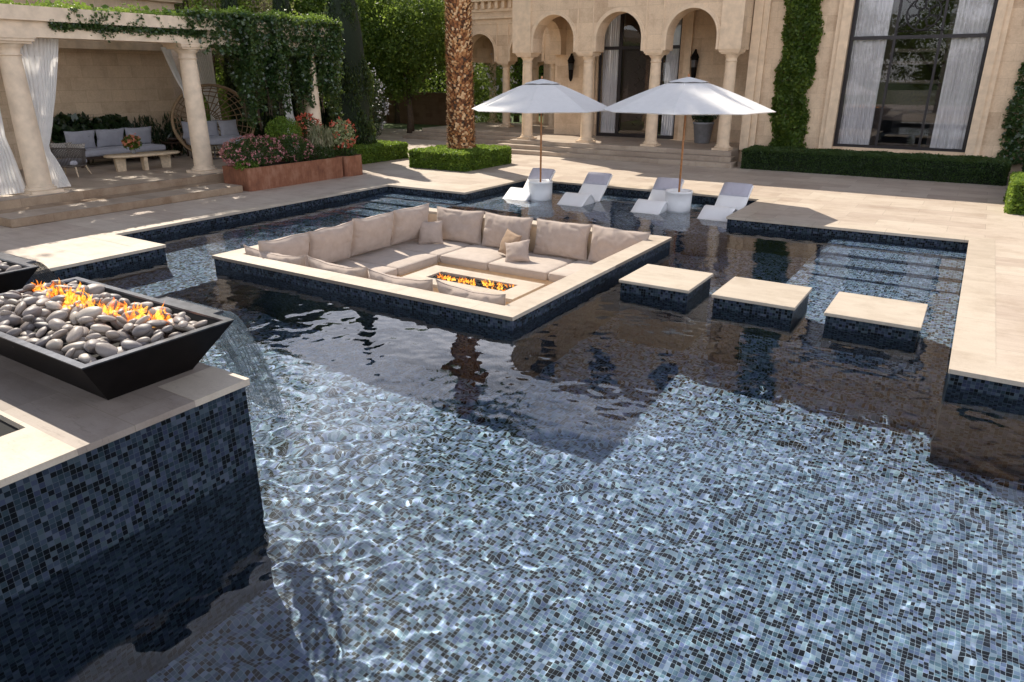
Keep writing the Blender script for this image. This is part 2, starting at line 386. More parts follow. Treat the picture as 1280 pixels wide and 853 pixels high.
# flame
m, nt, b, out = new_mat('gas_flame')
em = N(nt, 'ShaderNodeEmission'); tr = N(nt, 'ShaderNodeBsdfTransparent'); g = N(nt, 'ShaderNodeNewGeometry')
tc = objco(nt); f = noise_t(nt, tc, 28, 3, .6)
L(nt, ramp(nt, mathn(nt, 'ADD', mathn(nt, 'MULTIPLY', f, .7), mathn(nt, 'MULTIPLY', g.outputs['Random Per Island'], .3)), [(.3, (.9,.10,.008)), (.5, (1,.26,.02)), (.68, (1,.55,.09))]), em.inputs['Color'])
em.inputs['Strength'].default_value = 2.2
mx = N(nt, 'ShaderNodeMixShader'); L(nt, mathn(nt, 'MULTIPLY_ADD', f, 2.6, -.85), mx.inputs[0]); L(nt, tr.outputs[0], mx.inputs[1]); L(nt, em.outputs[0], mx.inputs[2]); L(nt, mx.outputs[0], out.inputs['Surface'])
M['flame'] = m
# patterned scatter cushion
m, nt, b, _ = new_mat('patterned_cushion')
ck = N(nt, 'ShaderNodeTexChecker'); ck.inputs['Scale'].default_value = 34; L(nt, objco(nt), ck.inputs['Vector'])
ck.inputs['Color1'].default_value = (.42,.38,.33,1); ck.inputs['Color2'].default_value = (.16,.15,.14,1); L(nt, ck.outputs[0], b.inputs['Base Color']); setp(b, Roughness=.9); M['pattern'] = m

# ------------------------------------------------------------------ camera, sun, sky
cd = bpy.data.cameras.new('camera'); cam = bpy.data.objects.new('camera', cd); col.objects.link(cam)
cd.sensor_width = 36; cd.lens = 880.9/1280*36; cd.clip_end = 800; cd.clip_start = .05
cam.location = (4.44, -6.94, 2.8); cam.rotation_euler = (R(90-20.69), 0, R(32.65)); sc.camera = cam
SUN = Vector((-.893*math.cos(R(47)), .45*math.cos(R(47)), math.sin(R(47)))).normalized()
ld = bpy.data.lights.new('sun', 'SUN'); ld.energy = 4.9; ld.angle = R(.5); ld.color = (1, .915, .78)
lo = bpy.data.objects.new('sun', ld); col.objects.link(lo); lo.rotation_euler = SUN.to_track_quat('Z', 'Y').to_euler()
ld.cycles.is_caustics_light = True
wd = bpy.data.worlds.new('World'); sc.world = wd; wd.use_nodes = True; nt = wd.node_tree
sky = N(nt, 'ShaderNodeTexSky'); sky.sky_type = 'NISHITA'; sky.sun_disc = False; sky.sun_elevation = R(47)
sky.sun_rotation = math.atan2(SUN.x, SUN.y)
sky.dust_density = .5; sky.air_density = 1.0
tcw = N(nt, 'ShaderNodeTexCoord'); dirv = tcw.outputs['Generated']
cl = noise_t(nt, vmath(nt, 'MULTIPLY', dirv, (1.6,1.6,4.0)), 1.7, 7, .58)
cm = ramp(nt, cl, [(.36, (0,0,0)), (.62, (1,1,1))])
scw = N(nt, 'ShaderNodeSeparateColor'); L(nt, cm, scw.inputs[0])
sz_ = N(nt, 'ShaderNodeSeparateXYZ'); L(nt, dirv, sz_.inputs[0])
low = N(nt, 'ShaderNodeMapRange'); L(nt, sz_.outputs[2], low.inputs[0]); low.inputs[1].default_value = .30; low.inputs[2].default_value = .75; low.inputs[3].default_value = 1; low.inputs[4].default_value = 0; low.interpolation_type = 'SMOOTHSTEP'
cloud = mathn(nt, 'MULTIPLY', mathn(nt, 'MULTIPLY_ADD', scw.outputs[0], .7, .22), mathn(nt, 'MULTIPLY_ADD', low.outputs[0], .80, .08))
hi = mathn(nt, 'MULTIPLY_ADD', low.outputs[0], .5, .5); hic = N(nt, 'ShaderNodeCombineXYZ'); [L(nt, hi, hic.inputs[i_]) for i_ in range(3)]
skyd = mixc(nt, 1.0, sky.outputs[0], hic.outputs[0], 'MULTIPLY')
L(nt, mixc(nt, cloud, skyd, (17.6, 17.4, 18.8)), nt.nodes['Background'].inputs[0]); nt.nodes['Background'].inputs[1].default_value = .13
wd.cycles.is_caustics_light = False
sc.view_settings.view_transform = 'Standard'; sc.view_settings.look = 'None'; sc.view_settings.exposure = .4; sc.view_settings.gamma = 1
cy = sc.cycles
sc.render.engine = 'CYCLES'
cy.use_denoising = True; cy.max_bounces = 9; cy.transparent_max_bounces = 16; cy.diffuse_bounces = 3; cy.glossy_bounces = 4; cy.transmission_bounces = 6
cy.caustics_reflective = False; cy.caustics_refractive = True; cy.sample_clamp_indirect = 6
# ------------------------------------------------------------------ pool
WZ = -.19
OUT = [(0,-9),(12,-9),(12,1.04),(4.64,1.04),(4.64,8.12),(.27,8.0),(.27,10.65),(-6.35,10.65),(-6.35,7.65),(-8.93,7.65),(-8.93,.03),(-7.3,.03),(-7.3,-3.86),(0,-3.86)]
FLOOR = -2.19
b = MB()
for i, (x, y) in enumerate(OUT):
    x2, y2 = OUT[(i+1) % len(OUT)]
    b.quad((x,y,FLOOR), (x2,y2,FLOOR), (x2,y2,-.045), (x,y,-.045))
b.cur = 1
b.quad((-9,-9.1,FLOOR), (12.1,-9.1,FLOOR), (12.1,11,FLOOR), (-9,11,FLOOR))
o = struct(b.build('pool_basin', [M['mosaic_wall_shade'], M['mosaic']], rec=True))
# shallow shelf with entry steps, sun ledge
def tiled(name, boxes):
    b = MB()
    for q in boxes: b.box(*q)
    return struct(b.build(name, M['mosaic'], rec=True))
tiled('pool_shelf', [(2.2,4.69,2.30,8.2,-2.2,-1.0), (-9.0,-5.93,-1.6,7.7,-2.2,-1.05)])
tiled('pool_steps', [(2.35,4.68,8.10-.62*(k+1)+.1,8.13,-1.06+.001*k,-.33-.19*k) for k in range(4)])
tiled('pool_steps', [(-8.98,-6.3,7.66-.62*(k+1)+.1,7.67,-1.06+.001*k,-.33-.19*k) for k in range(4)])
tiled('sun_ledge', [(-6.4,.32,7.15,10.7,-2.2,-.46)])

# deck : top sheets between the pool outlines + coping band along the edges
def ptin(x, y, P=OUT):
    c = False; j = len(P)-1
    for i in range(len(P)):
        xi, yi = P[i]; xj, yj = P[j]
        if (yi > y) != (yj > y) and x < (xj-xi)*(y-yi)/(yj-yi)+xi: c = not c
        j = i
    return c
b = MB()
def top(x0, x1, y0, y1, z=0): b.quad((x0,y0,z), (x1,y0,z), (x1,y1,z), (x0,y1,z))
top(-40,40,10.65,24); top(-40,-6.35,7.65,10.65); top(.27,40,8.12,10.65)
b.poly([(.27,8.0,0),(4.64,8.12,0),(.27,8.12,0)])
top(-40,-8.93,.03,7.65); top(4.64,40,1.04,8.12); top(12,40,-40,1.04); top(-40,-7.3,-40,.03); top(-7.3,12,-40,-9)
struct(b.build('deck', M['deck']))
# coping : slabs 45 mm thick, 12 mm proud of the tile, 3 mm above the deck sheet
b = MB()
def offset(P, d):
    n = len(P); res = []
    for i in range(n):
        p0 = Vector(P[i-1]); p1 = Vector(P[i]); p2 = Vector(P[(i+1) % n])
        d1 = (p1-p0).normalized(); d2 = (p2-p1).normalized()
        n1 = Vector((-d1.y, d1.x)); n2 = Vector((-d2.y, d2.x))
        k = 1+n1.dot(n2)
        res.append(p1+(n1+n2)*(d/k))
    return res
inn = offset(OUT, .022); outr = offset(OUT, -.38)
nO = len(OUT)
for i in range(nO):
    if i in (12, 13, 0) : continue            # pedestal side and the far side behind the camera
    j = (i+1) % nO
    a, c, d, e = inn[i], inn[j], outr[j], outr[i]
    b.quad((*e,.003), (*d,.003), (*c,.003), (*a,.003))
    b.quad((*a,-.045), (*c,-.045), (*c,.003), (*a,.003))
    b.quad((*a,-.045), (*c,-.045), (*OUT[j],-.045), (*OUT[i],-.045))
struct(b.build('pool_coping', M['coping']))
b = MB()
for x0, x1, y0, y1 in ((-300,-40,-300,300),(40,300,-300,300),(-40,40,24,300),(-40,40,-300,-40)): b.quad((x0,y0,-.004),(x1,y0,-.004),(x1,y1,-.004),(x0,y1,-.004))
struct(b.build('ground', M['grass']))

# water : one rippled sheet cut to the pool outline
DX = .036
xs = np.arange(-8.98, 12.03, DX); ys = np.arange(-9.03, 10.7, DX)
X, Y = np.meshgrid(xs, ys, indexing='ij')
BX = [(-5.92,0,0,5.47)]
def inside_np(X, Y, P):
    c = np.zeros(X.shape, bool); j = len(P)-1
    for i in range(len(P)):
        xi, yi = P[i]; xj, yj = P[j]
        if yi != yj:
            cond = ((yi > Y) != (yj > Y)) & (X < (xj-xi)*(Y-yi)/(yj-yi)+xi)
            c ^= cond
        j = i
    return c
OUTW = offset(OUT, -.03)
OUTW = [(p.x, p.y) for p in OUTW]
mask = inside_np(X, Y, OUTW)
mask &= ~((X > 6.8) & (Y < -7)) | True
mask &= ~((X > -5.85) & (X < -.08) & (Y > .08) & (Y < 5.39))
Z = np.zeros(X.shape)
nz = noise.noise
# calm towards the near right, livelier under the spillways
d1 = np.hypot(X+.9, Y+3.3); d2 = np.hypot(X+4.3, Y+3.3)
amp = .62+.5*np.exp(-(d1/2.6)**2)+.5*np.exp(-(d2/2.4)**2)
amp *= np.where(Y > 5, .75, 1.0)
amp *= 1-.2*np.clip((X-2.2)/3, 0, 1)*np.clip((-Y-1)/3, 0, 1)
ii, jj = np.nonzero(mask)
vals = np.empty(len(ii)); xv = X[ii, jj]; yv = Y[ii, jj]; av = amp[ii, jj]
for k in range(len(ii)):
    x = xv[k]; y = yv[k]
    wx = x+.25*nz(Vector((x*.8, y*.8, 3.)))
    vals[k] = av[k]*(.0078*nz(Vector((wx*1.0, y*1.35, 0.)))+.0040*nz(Vector((x*3.1, y*3.9, 5.)))+.0026*nz(Vector((x*8.5, y*9.5, 9.)))+.0006*nz(Vector((x*17, y*19, 2.))))
Z[ii, jj] = vals
# rings spreading from where the sheets land
for (cx, cy_, A, lam) in ((-.9,-3.25,.0030,.26), (-.35,-3.15,.0012,.17), (-4.2,-3.3,.003,.3)):
    d = np.hypot((X-cx)*.9, Y-cy_)
    Z += A*np.sin(2*PI*d/lam+1.2*np.sin(X*1.7+Y))*np.exp(-d/.75)*(.6+.8*np.sin(X*2.3+1.7*np.sin(Y*2.9)))*(1-np.exp(-(d/.12)**2))
# long low swell left of the lounge
Z += .0016*np.sin((Y*6.3+X*1.2+.9*np.sin(X*1.3)))*np.exp(-((X+3.2)/2.0)**2-((Y+1.6)/1.4)**2)
idx = -np.ones(X.shape, int)
q = mask[:-1,:-1] & mask[1:,:-1] & mask[:-1,1:] & mask[1:,1:]
used = np.zeros(X.shape, bool); used[:-1,:-1] |= q; used[1:,:-1] |= q; used[:-1,1:] |= q; used[1:,1:] |= q
idx[used] = np.arange(used.sum())
V = np.stack([X[used], Y[used], Z[used]+WZ], 1)
a, c = np.nonzero(q)
F = np.stack([idx[a,c], idx[a+1,c], idx[a+1,c+1], idx[a,c+1]], 1)
wo = npmesh('water', V, F, M['water'], smooth=True); struct(wo); wo.cycles.is_caustics_caster = True

# ------------------------------------------------------------------ stepping stones
for (x0, x1), lb in zip(((.38,1.44),(1.76,2.85),(3.20,4.28)), ('square travertine stepping stone next to the sunken lounge wall', 'square travertine stepping stone, middle one of the three across the pool', 'square travertine stepping stone beside the underwater entry steps')):
    t = thing('stepping_stone', lb, 'stepping stone', (x0, 2.29, WZ), group='stepping stones crossing the pool')
    w = x1-x0
    b = MB(); b.bbox(0, w, 0, 1.09, .145, .19, .008); b.build('slab', M['stepstone'], t)
    b = MB(); b.box(.025, w-.025, .025, 1.065, -2.0, .146); b.build('tiled_pillar', M['mosaic_wall_shade'], t, rec=True)

# ------------------------------------------------------------------ sunken lounge
t = thing('sunken_lounge', 'square sunken seating pit with blue mosaic walls and cream stone coping in the pool', 'sunken lounge', (-2.96, 2.73, -2.19))
b = MB()
X0, X1, Y0, Y1 = -5.92, 0, 0, 5.46; cw = .34
def ringbox(b, X0, X1, Y0, Y1, w, z0, z1):
    b.box(X0, X1, Y0, Y0+w, z0, z1); b.box(X0, X1, Y1-w, Y1, z0, z1); b.box(X0, X0+w, Y0+w, Y1-w, z0, z1); b.box(X1-w, X1, Y0+w, Y1-w, z0, z1)
def rel(bm_, t):
    bm_.v = [(x-t.location.x, y-t.location.y, z-t.location.z) for x, y, z in bm_.v]; return bm_
ringbox(b, X0+.02, X1-.02, Y0+.02, Y1-.02, .2, -2.19, -.045); rel(b, t).build('tiled_wall', M['mosaic_wall_shade'], t, rec=True)
b = MB()
b.quad((X0,Y0,0),(X1,Y0,0),(X1-cw,Y0+cw,0),(X0+cw,Y0+cw,0)); b.quad((X1,Y0,0),(X1,Y1,0),(X1-cw,Y1-cw,0),(X1-cw,Y0+cw,0))
b.quad((X1,Y1,0),(X0,Y1,0),(X0+cw,Y1-cw,0),(X1-cw,Y1-cw,0)); b.quad((X0,Y1,0),(X0,Y0,0),(X0+cw,Y0+cw,0),(X0+cw,Y1-cw,0))
for P, z0 in (([(X0,Y0),(X1,Y0),(X1,Y1),(X0,Y1)], -.05), ([(X0+cw,Y0+cw),(X1-cw,Y0+cw),(X1-cw,Y1-cw),(X0+cw,Y1-cw)], -.05)):
    for i in range(4):
        p, q_ = P[i], P[(i+1) % 4]; b.quad((*p,z0),(*q_,z0),(*q_,0),(*p,0))
rel(b, t).build('coping', M['coping'], t)
b = MB(); ringbox(b, X0+.22, X1-.22, Y0+.22, Y1-.22, .11, -1.0, -.048); rel(b, t).build('inner_wall', M['stone_trim'], t)
b = MB(); b.box(X0+.3, X1-.3, Y0+.3, Y1-.3, -1.12, -1.0); rel(b, t).build('pit_floor', M['stairs'], t)
b = MB(); b.box(-5.6,-4.28,.36,5.1,-.999,-.72); b.box(-4.279,-.34,3.92,5.1,-.999,-.72); b.box(-4.279,-.9,.36,1.5,-.999,-.72)
rel(b, t).build('bench', M['stone_trim'], t)
# fire table
t = thing('fire_table', 'low rectangular stone fire table in the middle of the sunken lounge', 'fire table', (-2.5, 2.58, -1.0))
b = MB()
x0, x1, y0, y1 = -1.18, 1.18, -.52, .52; sx0, sx1, sy0, sy1 = -.82, .82, -.22, .22; zt = .47
for q in ((x0,x1,y0,sy0),(x0,x1,sy1,y1),(x0,sx0,sy0,sy1),(sx1,x1,sy0,sy1)): b.box(*q, zt-.06, zt)
b.build('table_top', M['coping'], t)
b = MB(); ringbox(b, x0+.08, x1-.08, y0+.06, y1-.06, .1, 0, zt-.061); b.build('table_base', M['stone_trim'], t)
b = MB(); b.box(sx0, sx1, sy0, sy1, zt-.2, zt-.07); b.build('burner_tray', M['void'], t)
b = MB()
for k in range(700):                                   # crushed lava glass, uncountable
    x = random.uniform(sx0+.02, sx1-.02); y = random.uniform(sy0+.02, sy1-.02); z = zt-.07+random.uniform(0,.05); r = random.uniform(.015,.035)
    b.rings([[(x+r*.7*math.cos(a_+k), y+r*.7*math.sin(a_+k), z-r*.5) for a_ in (0,1.6,3.2,4.7)], [(x+r*math.cos(a_+k*1.3), y+r*math.sin(a_+k*1.3), z+r*.2) for a_ in (0,1.6,3.2,4.7)]])
o = b.build('lava_rock', M['void'], t); o['kind'] = 'stuff'

def flames(name, label, loc, spots, hmin, hmax, ev=1.0):
    Vs = []; Fs = []; n = 0
    for (x, y) in spots:
        for k in range(3):
            h = random.uniform(hmin, hmax)*(1 if random.random() < .85 else 1.7); w = random.uniform(.006, .017)
            px = x+random.gauss(0,.02); py = y+random.gauss(0,.02); ph = random.uniform(0, 6.3); lean = random.uniform(-.8,.8)
            K = 7; a0 = random.uniform(0, PI)
            for side in (0, PI/2):
                ca, sa = math.cos(a0+side), math.sin(a0+side)
                for i in range(K+1):
                    u = i/K; ww = w*(1-u)**.7*(1+.8*math.sin(PI*u))*.9
                    ox = .03*math.sin(ph+u*5)*u+lean*h*u; oy = .025*math.cos(ph*1.3+u*6)*u
                    Vs.append((px+ox-ca*ww, py+oy-sa*ww, h*u)); Vs.append((px+ox+ca*ww, py+oy+sa*ww, h*u))
                for i in range(K): Fs.append((n+2*i, n+2*i+1, n+2*i+3, n+2*i+2))
                n += 2*(K+1)
    o = npmesh(name, np.array(Vs), np.array(Fs), M['flame'])
    o.location = loc; return tag(o, label, 'flames')
sp = [(-.72+1.5*i/59+random.gauss(0,.012), random.gauss(0,.085)) for i in range(60)]
flames('gas_fire', 'row of small orange flames burning in the slot of the low stone table', (-2.5,2.58,-.585), sp, .035, .085)

# ------------------------------------------------------------------ cushions
def cushion(w, h, t, seed, wr=1.0, nu=38, nv=30, pinch=.085, sag=0, corner=2.6):
    """upright back cushion: x width, z height (0..h), y thickness; piped seam"""
    b = MB(); b.smooth = True
    for side in (1, -1):
        P = []
        for i in range(nu+1):
            u = -1+2*i/nu; row = []
            for j in range(nv+1):
                v = -1+2*j/nv
                e = (1-abs(u)**corner)*(1-abs(v)**corner); th = t/2*max(e, 0)**.42
                k = 1-pinch*(1-abs(v)**2)*abs(u)**6; k2 = 1-pinch*(1-abs(u)**2)*abs(v)**6
                x = u*w/2*k; z = h/2+v*h/2*k2
                nn = wr*(.020*noise.noise(Vector((x*3.2+seed*3.1, z*3.6, side*2.+seed)))+.012*noise.noise(Vector((x*9+seed, z*7, side+seed)))*(.4+abs(u)))
                cr = abs(noise.noise(Vector((x*1.6+z*4+seed, z*1.8-x*3, 4.+seed)))); c2 = abs(noise.noise(Vector((x*5-z*2.5+seed, z*4+x*2, 8.+seed))))
                nn -= wr*.030*math.exp(-(cr/.10)**2)*(.15+.85*max(abs(u),abs(v))**3); nn -= wr*.017*math.exp(-(c2/.12)**2)*max(abs(u),abs(v))**4
                top_ = sag*max(0, v)**2*(1-u*u)
                row.append((x, side*(th+nn*min(1, e*3)), z-top_+wr*.02*noise.noise(Vector((x*3+seed, 0, 9.)))*max(0, v)**3))
            P.append(row)
        if side < 0: P = [list(r) for r in P][::-1]
        b.grid(P)
    pts = []
    for u, v in [(-1+2*i/14, 1) for i in range(14)]+[(1, 1-2*i/10) for i in range(10)]+[(1-2*i/14, -1) for i in range(14)]+[(-1, -1+2*i/10) for i in range(10)]:
        k = 1-pinch*(1-abs(v)**2)*abs(u)**6; k2 = 1-pinch*(1-abs(u)**2)*abs(v)**6
        x = u*w/2*k; z = h/2+v*h/2*k2; z -= sag*max(0, v)**2*(1-u*u)-wr*.02*noise.noise(Vector((x*3+seed, 0, 9.)))*max(0, v)**3
        pts.append((x, 0, z))
    b.tube(pts+[pts[0]], .008, 5, False)
    return b
def add_cushion(name, w, h, t, seed, mat_, loc, rz, tilt, label, cat, group, **kw):
    o = cushion(w, h, t, seed, **kw).build(name, mat_)
    roll = kw.get('roll', 0)
    o.matrix_world = Matrix.Translation(loc) @ Matrix.Rotation(rz, 4, 'Z') @ Matrix.Rotation(tilt, 4, 'X')
    return tag(o, label, cat, group)
G1 = 'taupe back cushions around the sunken lounge'
Z0 = -.56
left_lb = ['taupe back cushion against the left wall, at the pit corner nearest the fire bowls', 'taupe back cushion against the left wall of the pit, second from the front corner', 'taupe back cushion against the left wall of the pit, third from the front corner', 'taupe back cushion on the left wall behind the small corner pillow']
for k, (yc, w) in enumerate(((.95,1.06),(1.98,1.12),(3.12,1.12),(4.22,1.02))):
    add_cushion('back_cushion', w, .74+.01*k, .30, 1+k, M['cushion'], (-5.36+.04*(k % 2),yc,Z0+.07), PI/2+R((-3,2,-2,-5)[k]), R(13), left_lb[k], 'cushion', G1, wr=1.1)
far_lb = ['taupe back cushion on the far wall right beside the pit corner', 'taupe back cushion on the far wall behind the brown pillow', 'wide wrinkled taupe back cushion on the far wall, third from the corner', 'taupe back cushion at the right end of the far wall']
for k, xc in enumerate((-4.55,-3.33,-2.06,-.86)):
    add_cushion('back_cushion', 1.2, .72, .30, 11+k, M['cushion'], (xc,4.92-.03*(k % 2),Z0), R((4,-3,2,-3)[k]), R(-13), far_lb[k], 'cushion', G1, wr=1.25)
near_lb = ['taupe back cushion on the near wall, its back above the coping at the left corner', 'taupe back cushion seen from behind on the near wall, second from the left corner', 'taupe back cushion seen from behind on the near wall, in front of the fire table', 'taupe back cushion seen from behind on the near wall, at the right end']
for k, (xc, w) in enumerate(((-4.92,1.42),(-3.5,1.32),(-2.22,1.2),(-.98,1.22))):
    add_cushion('back_cushion', w, .70, .27, 21+k, M['cushion'], (xc,.58+.02*(k % 2),Z0), R((2,-1,1,-4)[k]), R(11), near_lb[k], 'cushion', G1, wr=1.2, sag=.05)
def seat_cushion(x0, x1, y0, y1, z0, z1, seed):
    b = MB(); b.smooth = True; cx, cy_ = (x0+x1)/2, (y0+y1)/2
    n = 9; rs = []
    def ring(ins, z, rr):
        pts = []
        a0, a1, c0, c1 = x0+ins, x1-ins, y0+ins, y1-ins
        for (px, py, s) in ((a1-rr, c1-rr, 0), (a0+rr, c1-rr, 1), (a0+rr, c0+rr, 2), (a1-rr, c0+rr, 3)):
            for k in range(5):
                a_ = s*PI/2+k*PI/8; pts.append((px+rr*math.cos(a_)-cx, py+rr*math.sin(a_)-cy_, z))
        return pts
    H = z1-z0
    rs = [ring(.05,0,.03), ring(.008,.012,.05), ring(0,.035,.05), ring(-.008,H*.5,.05), ring(0,H-.035,.05), ring(.01,H-.012,.05), ring(.05,H+.004,.05), ring(.25,H+.02,.05)]
    b.rings(rs)
    for zz, q in ((H-.016,.004), (.016,.004)):
        r = ring(q, zz, .05); b.tube(r+[r[0]], .006, 5, False)
    return b, (cx, cy_, z0)
G2 = 'seat cushions on the bench of the sunken lounge'
sl = [((-5.58,-4.2,.42,1.5),'taupe seat cushion in the near left corner of the pit'),((-5.58,-4.2,1.52,2.62),'taupe seat cushion on the left bench, second from the front'),((-5.58,-4.2,2.64,3.82),'pale seat cushion on the left bench, just before the far corner block'),
      ((-5.58,-4.2,3.84,5.1),'square seat cushion filling the far left corner under the small pillow'),((-4.18,-3.04,3.84,5.1),'seat cushion on the far bench right of the corner cushion'),((-3.02,-1.72,3.84,5.1),'seat cushion on the far bench under the two scatter pillows'),((-1.70,-.38,3.84,5.1),'seat cushion at the right end of the far bench'),
      ((-4.18,-2.6,.42,1.42),'seat cushion on the near bench hidden behind the front back cushions, left one'),((-2.58,-.92,.42,1.42),'seat cushion on the near bench hidden behind the front back cushions, right one')]
for k, (q, lb) in enumerate(sl):
    b, lc = seat_cushion(*q, -.72, -.555, k); o = b.build('seat_cushion', M['seat'], loc=lc); tag(o, lb, 'seat cushion', G2)
G3 = 'scatter pillows in the sunken lounge'
add_cushion('scatter_pillow', .52, .5, .19, 31, M['cushion'], (-4.86,4.42,-.54), R(38), R(-20), 'small taupe pillow propped in the far left corner of the pit', 'pillow', G3, wr=1.2, nu=18, nv=18, pinch=.12, corner=2.0)
o = add_cushion('scatter_pillow', .5, .5, .2, 33, M['pillow_dark'], (-3.0,4.42,-.53), R(-20), R(-22), 'brown pillow leaning on the far back cushions', 'pillow', G3, wr=1.2, nu=18, nv=18, pinch=.12, corner=2.0)
o.matrix_world = o.matrix_world @ Matrix.Rotation(R(8), 4, 'Y')
o = add_cushion('scatter_pillow', .5, .46, .2, 37, M['cushion'], (-2.52,4.1,-.54), R(12), R(-38), 'small taupe pillow lying forward beside the brown pillow', 'pillow', G3, wr=1.2, nu=18, nv=18, pinch=.14, corner=2.0)
o.matrix_world = o.matrix_world @ Matrix.Rotation(R(-12), 4, 'Y')

# ------------------------------------------------------------------ raised pedestal with the fire bowls
t = thing('bowl_pedestal', 'raised plinth clad in blue mosaic with travertine top carrying the fire bowls', 'plinth', (-3.5, -6, -2.19))
b = MB(); b.box(-9.2,.004,-9.3,-3.856,-2.19,.55); rel(b, t).build('tiled_wall', M['mosaic_wall_shade'], t, rec=True)
b = MB()
hx0, hx1, hy0, hy1 = -1.75, -.55, -7.2, -5.16          # square opening in the lighter slab
b.box(-9.25,.03,-5.13,-3.83,.552,.6); b.box(-9.25,-2.3,-9.3,-5.13,.552,.6)
rel(b, t).build('top_slab', M['pedtop'], t)
b = MB()
b.box(-.42,.032,-4.3,-3.828,.551,.603)  # paler corner piece paints the sunlit patch of the plinth top
for q in ((-2.3,.032,hy1,-5.13),(hx1,.032,-9.3,hy1),(-2.3,hx0,-9.3,hy1),(hx0,hx1,-9.3,hy0)): b.box(*q,.554,.601)
rel(b, t).build('border_lit_slab', M['coping'], t)
b = MB(); b.quad((hx0,hy0,.556),(hx1,hy0,.556),(hx1,hy1,.556),(hx0,hy1,.556)); rel(b, t).build('opening_dark_sheet', M['void'], t)  # flat black sheet stands in for the darkness of the hole

def bowl(label, loc, seedn, n_peb):
    t = thing('fire_bowl', label, 'fire bowl', loc, group='square steel fire bowls on the plinth')
    # base 1.8 x .66, rim 2.32 x 1.16, .40 high, 45 mm rim
    bx, by, rx, ry, H = .89, .34, 1.16, .585, .4
    b = MB()
    def rg(x, y, z): return [(-x,-y,z),(x,-y,z),(x,y,z),(-x,y,z)]
    b.rings([rg(bx,by,0), rg(rx,ry,H-.012)], cap=False); b.quad(*rg(bx,by,0))
    b.build('body', M['black_metal'], t)
    b = MB()
    b.rings([rg(rx,ry,H-.012), rg(rx+.004,ry+.004,H), rg(rx-.05,ry-.05,H), rg(rx-.055,ry-.055,H-.015)], cap=False); b.build('rim', M['rim_metal'], t)
    b = MB(); b.rings([rg(rx-.055,ry-.055,H-.014), rg(rx-.12,ry-.11,H-.12)], cap=False); b.quad(*rg(rx-.12,ry-.11,H-.12)); b.build('inner_pan', M['void'], t)
    b = MB(); b.box(.1,.9,ry-.05,ry+.10,H-.022,H-.010); b.box(.1,.104,ry+.01,ry+.1,H-.011,H+.004); b.box(.896,.9,ry+.01,ry+.1,H-.011,H+.004)
    b.build('spillway_lip', M['rim_metal'], t)
    return t
B1 = (-1.395,-4.29,.60); B2 = (-4.45,-4.29,.60)
bowl('long black steel fire bowl full of pebbles at the plinth corner', B1, 0, 0)
bowl('black steel fire bowl partly cut off at the left edge, behind the first bowl', B2, 1, 0)
protos = []
for k in range(9):
    bm = bmesh.new(); bmesh.ops.create_icosphere(bm, subdivisions=3, radius=1)
    a_, b_, c_ = 1, random.uniform(.68,.88), random.uniform(.48,.68)
    for v in bm.verts:
        p = v.co.copy(); s_ = 1+.13*noise.noise(p*1.1+Vector((k*5,0,0)))+.04*noise.noise(p*2.6+Vector((0,k*5,0)))
        v.co = Vector((p.x*a_, p.y*b_, p.z*c_))*s_
    me = bpy.data.meshes.new('pebble'); bm.to_mesh(me); bm.free(); me.materials.append(M['pebble']); me.polygons.foreach_set('use_smooth', [True]*len(me.polygons)); protos.append(me)
def fill(B, lb, n, xr, seed):
    rr = random.Random(seed); placed = []
    # two layers, poisson-like
    for layer in (0, 1, 2):
        tries = 0; cnt = 0
        while cnt < n[layer] and tries < 6000:
            tries += 1
            s_ = rr.uniform(.040,.078) if layer else rr.uniform(.045,.075)
            if rr.random() < .10: s_ *= 1.35
            x = rr.uniform(xr[0]+.05, xr[1]-.08); y = rr.uniform(-.475,.475)
            z = (.315,.36,.405)[layer]+(.03*(1-(y/.5)**2))+.012*rr.random()
            if layer == 2 and abs(y) > .36: continue
            k_ = (1.25, 1.3, 1.75)[layer]
            if any((x-p[0])**2+(y-p[1])**2 < ((s_+p[3])*k_*.5)**2*1.6 and p[4] == layer for p in placed): continue
            placed.append((x, y, z, s_, layer)); cnt += 1
    for (x, y, z, s_, l_) in placed:
        o = bpy.data.objects.new('pebble', rr.choice(protos)); col.objects.link(o)
        o.location = (B[0]+x, B[1]+y, B[2]+z); o.rotation_euler = (rr.gauss(0,.35), rr.gauss(0,.35), rr.uniform(0,6.3)); o.scale = (s_*rr.uniform(.95,1.4), s_*rr.uniform(.85,1.1), s_*rr.uniform(.75,1.1))
        tag(o, lb, 'pebble', 'pebbles in the near fire bowl' if seed == 1 else 'pebbles in the far fire bowl')
    return len(placed)
n1 = fill(B1, 'smooth grey river pebble heaped in the near fire bowl', (100,96,52), (-1.09,1.12), 1)
n2 = fill(B2, 'smooth grey river pebble in the fire bowl at the left edge', (22,20,10), (.1,1.12), 2)
print('pebbles', n1, n2)
sp = []
for i in range(64):
    u = i/63; sp.append((-.95+1.75*u+random.gauss(0,.035), .10+.06*math.sin(u*9)+random.gauss(0,.055)))
flames('gas_fire', 'wavering orange flames licking over the pebbles of the near fire bowl', (B1[0],B1[1]+.05,B1[2]+.40), sp, .035, .10)

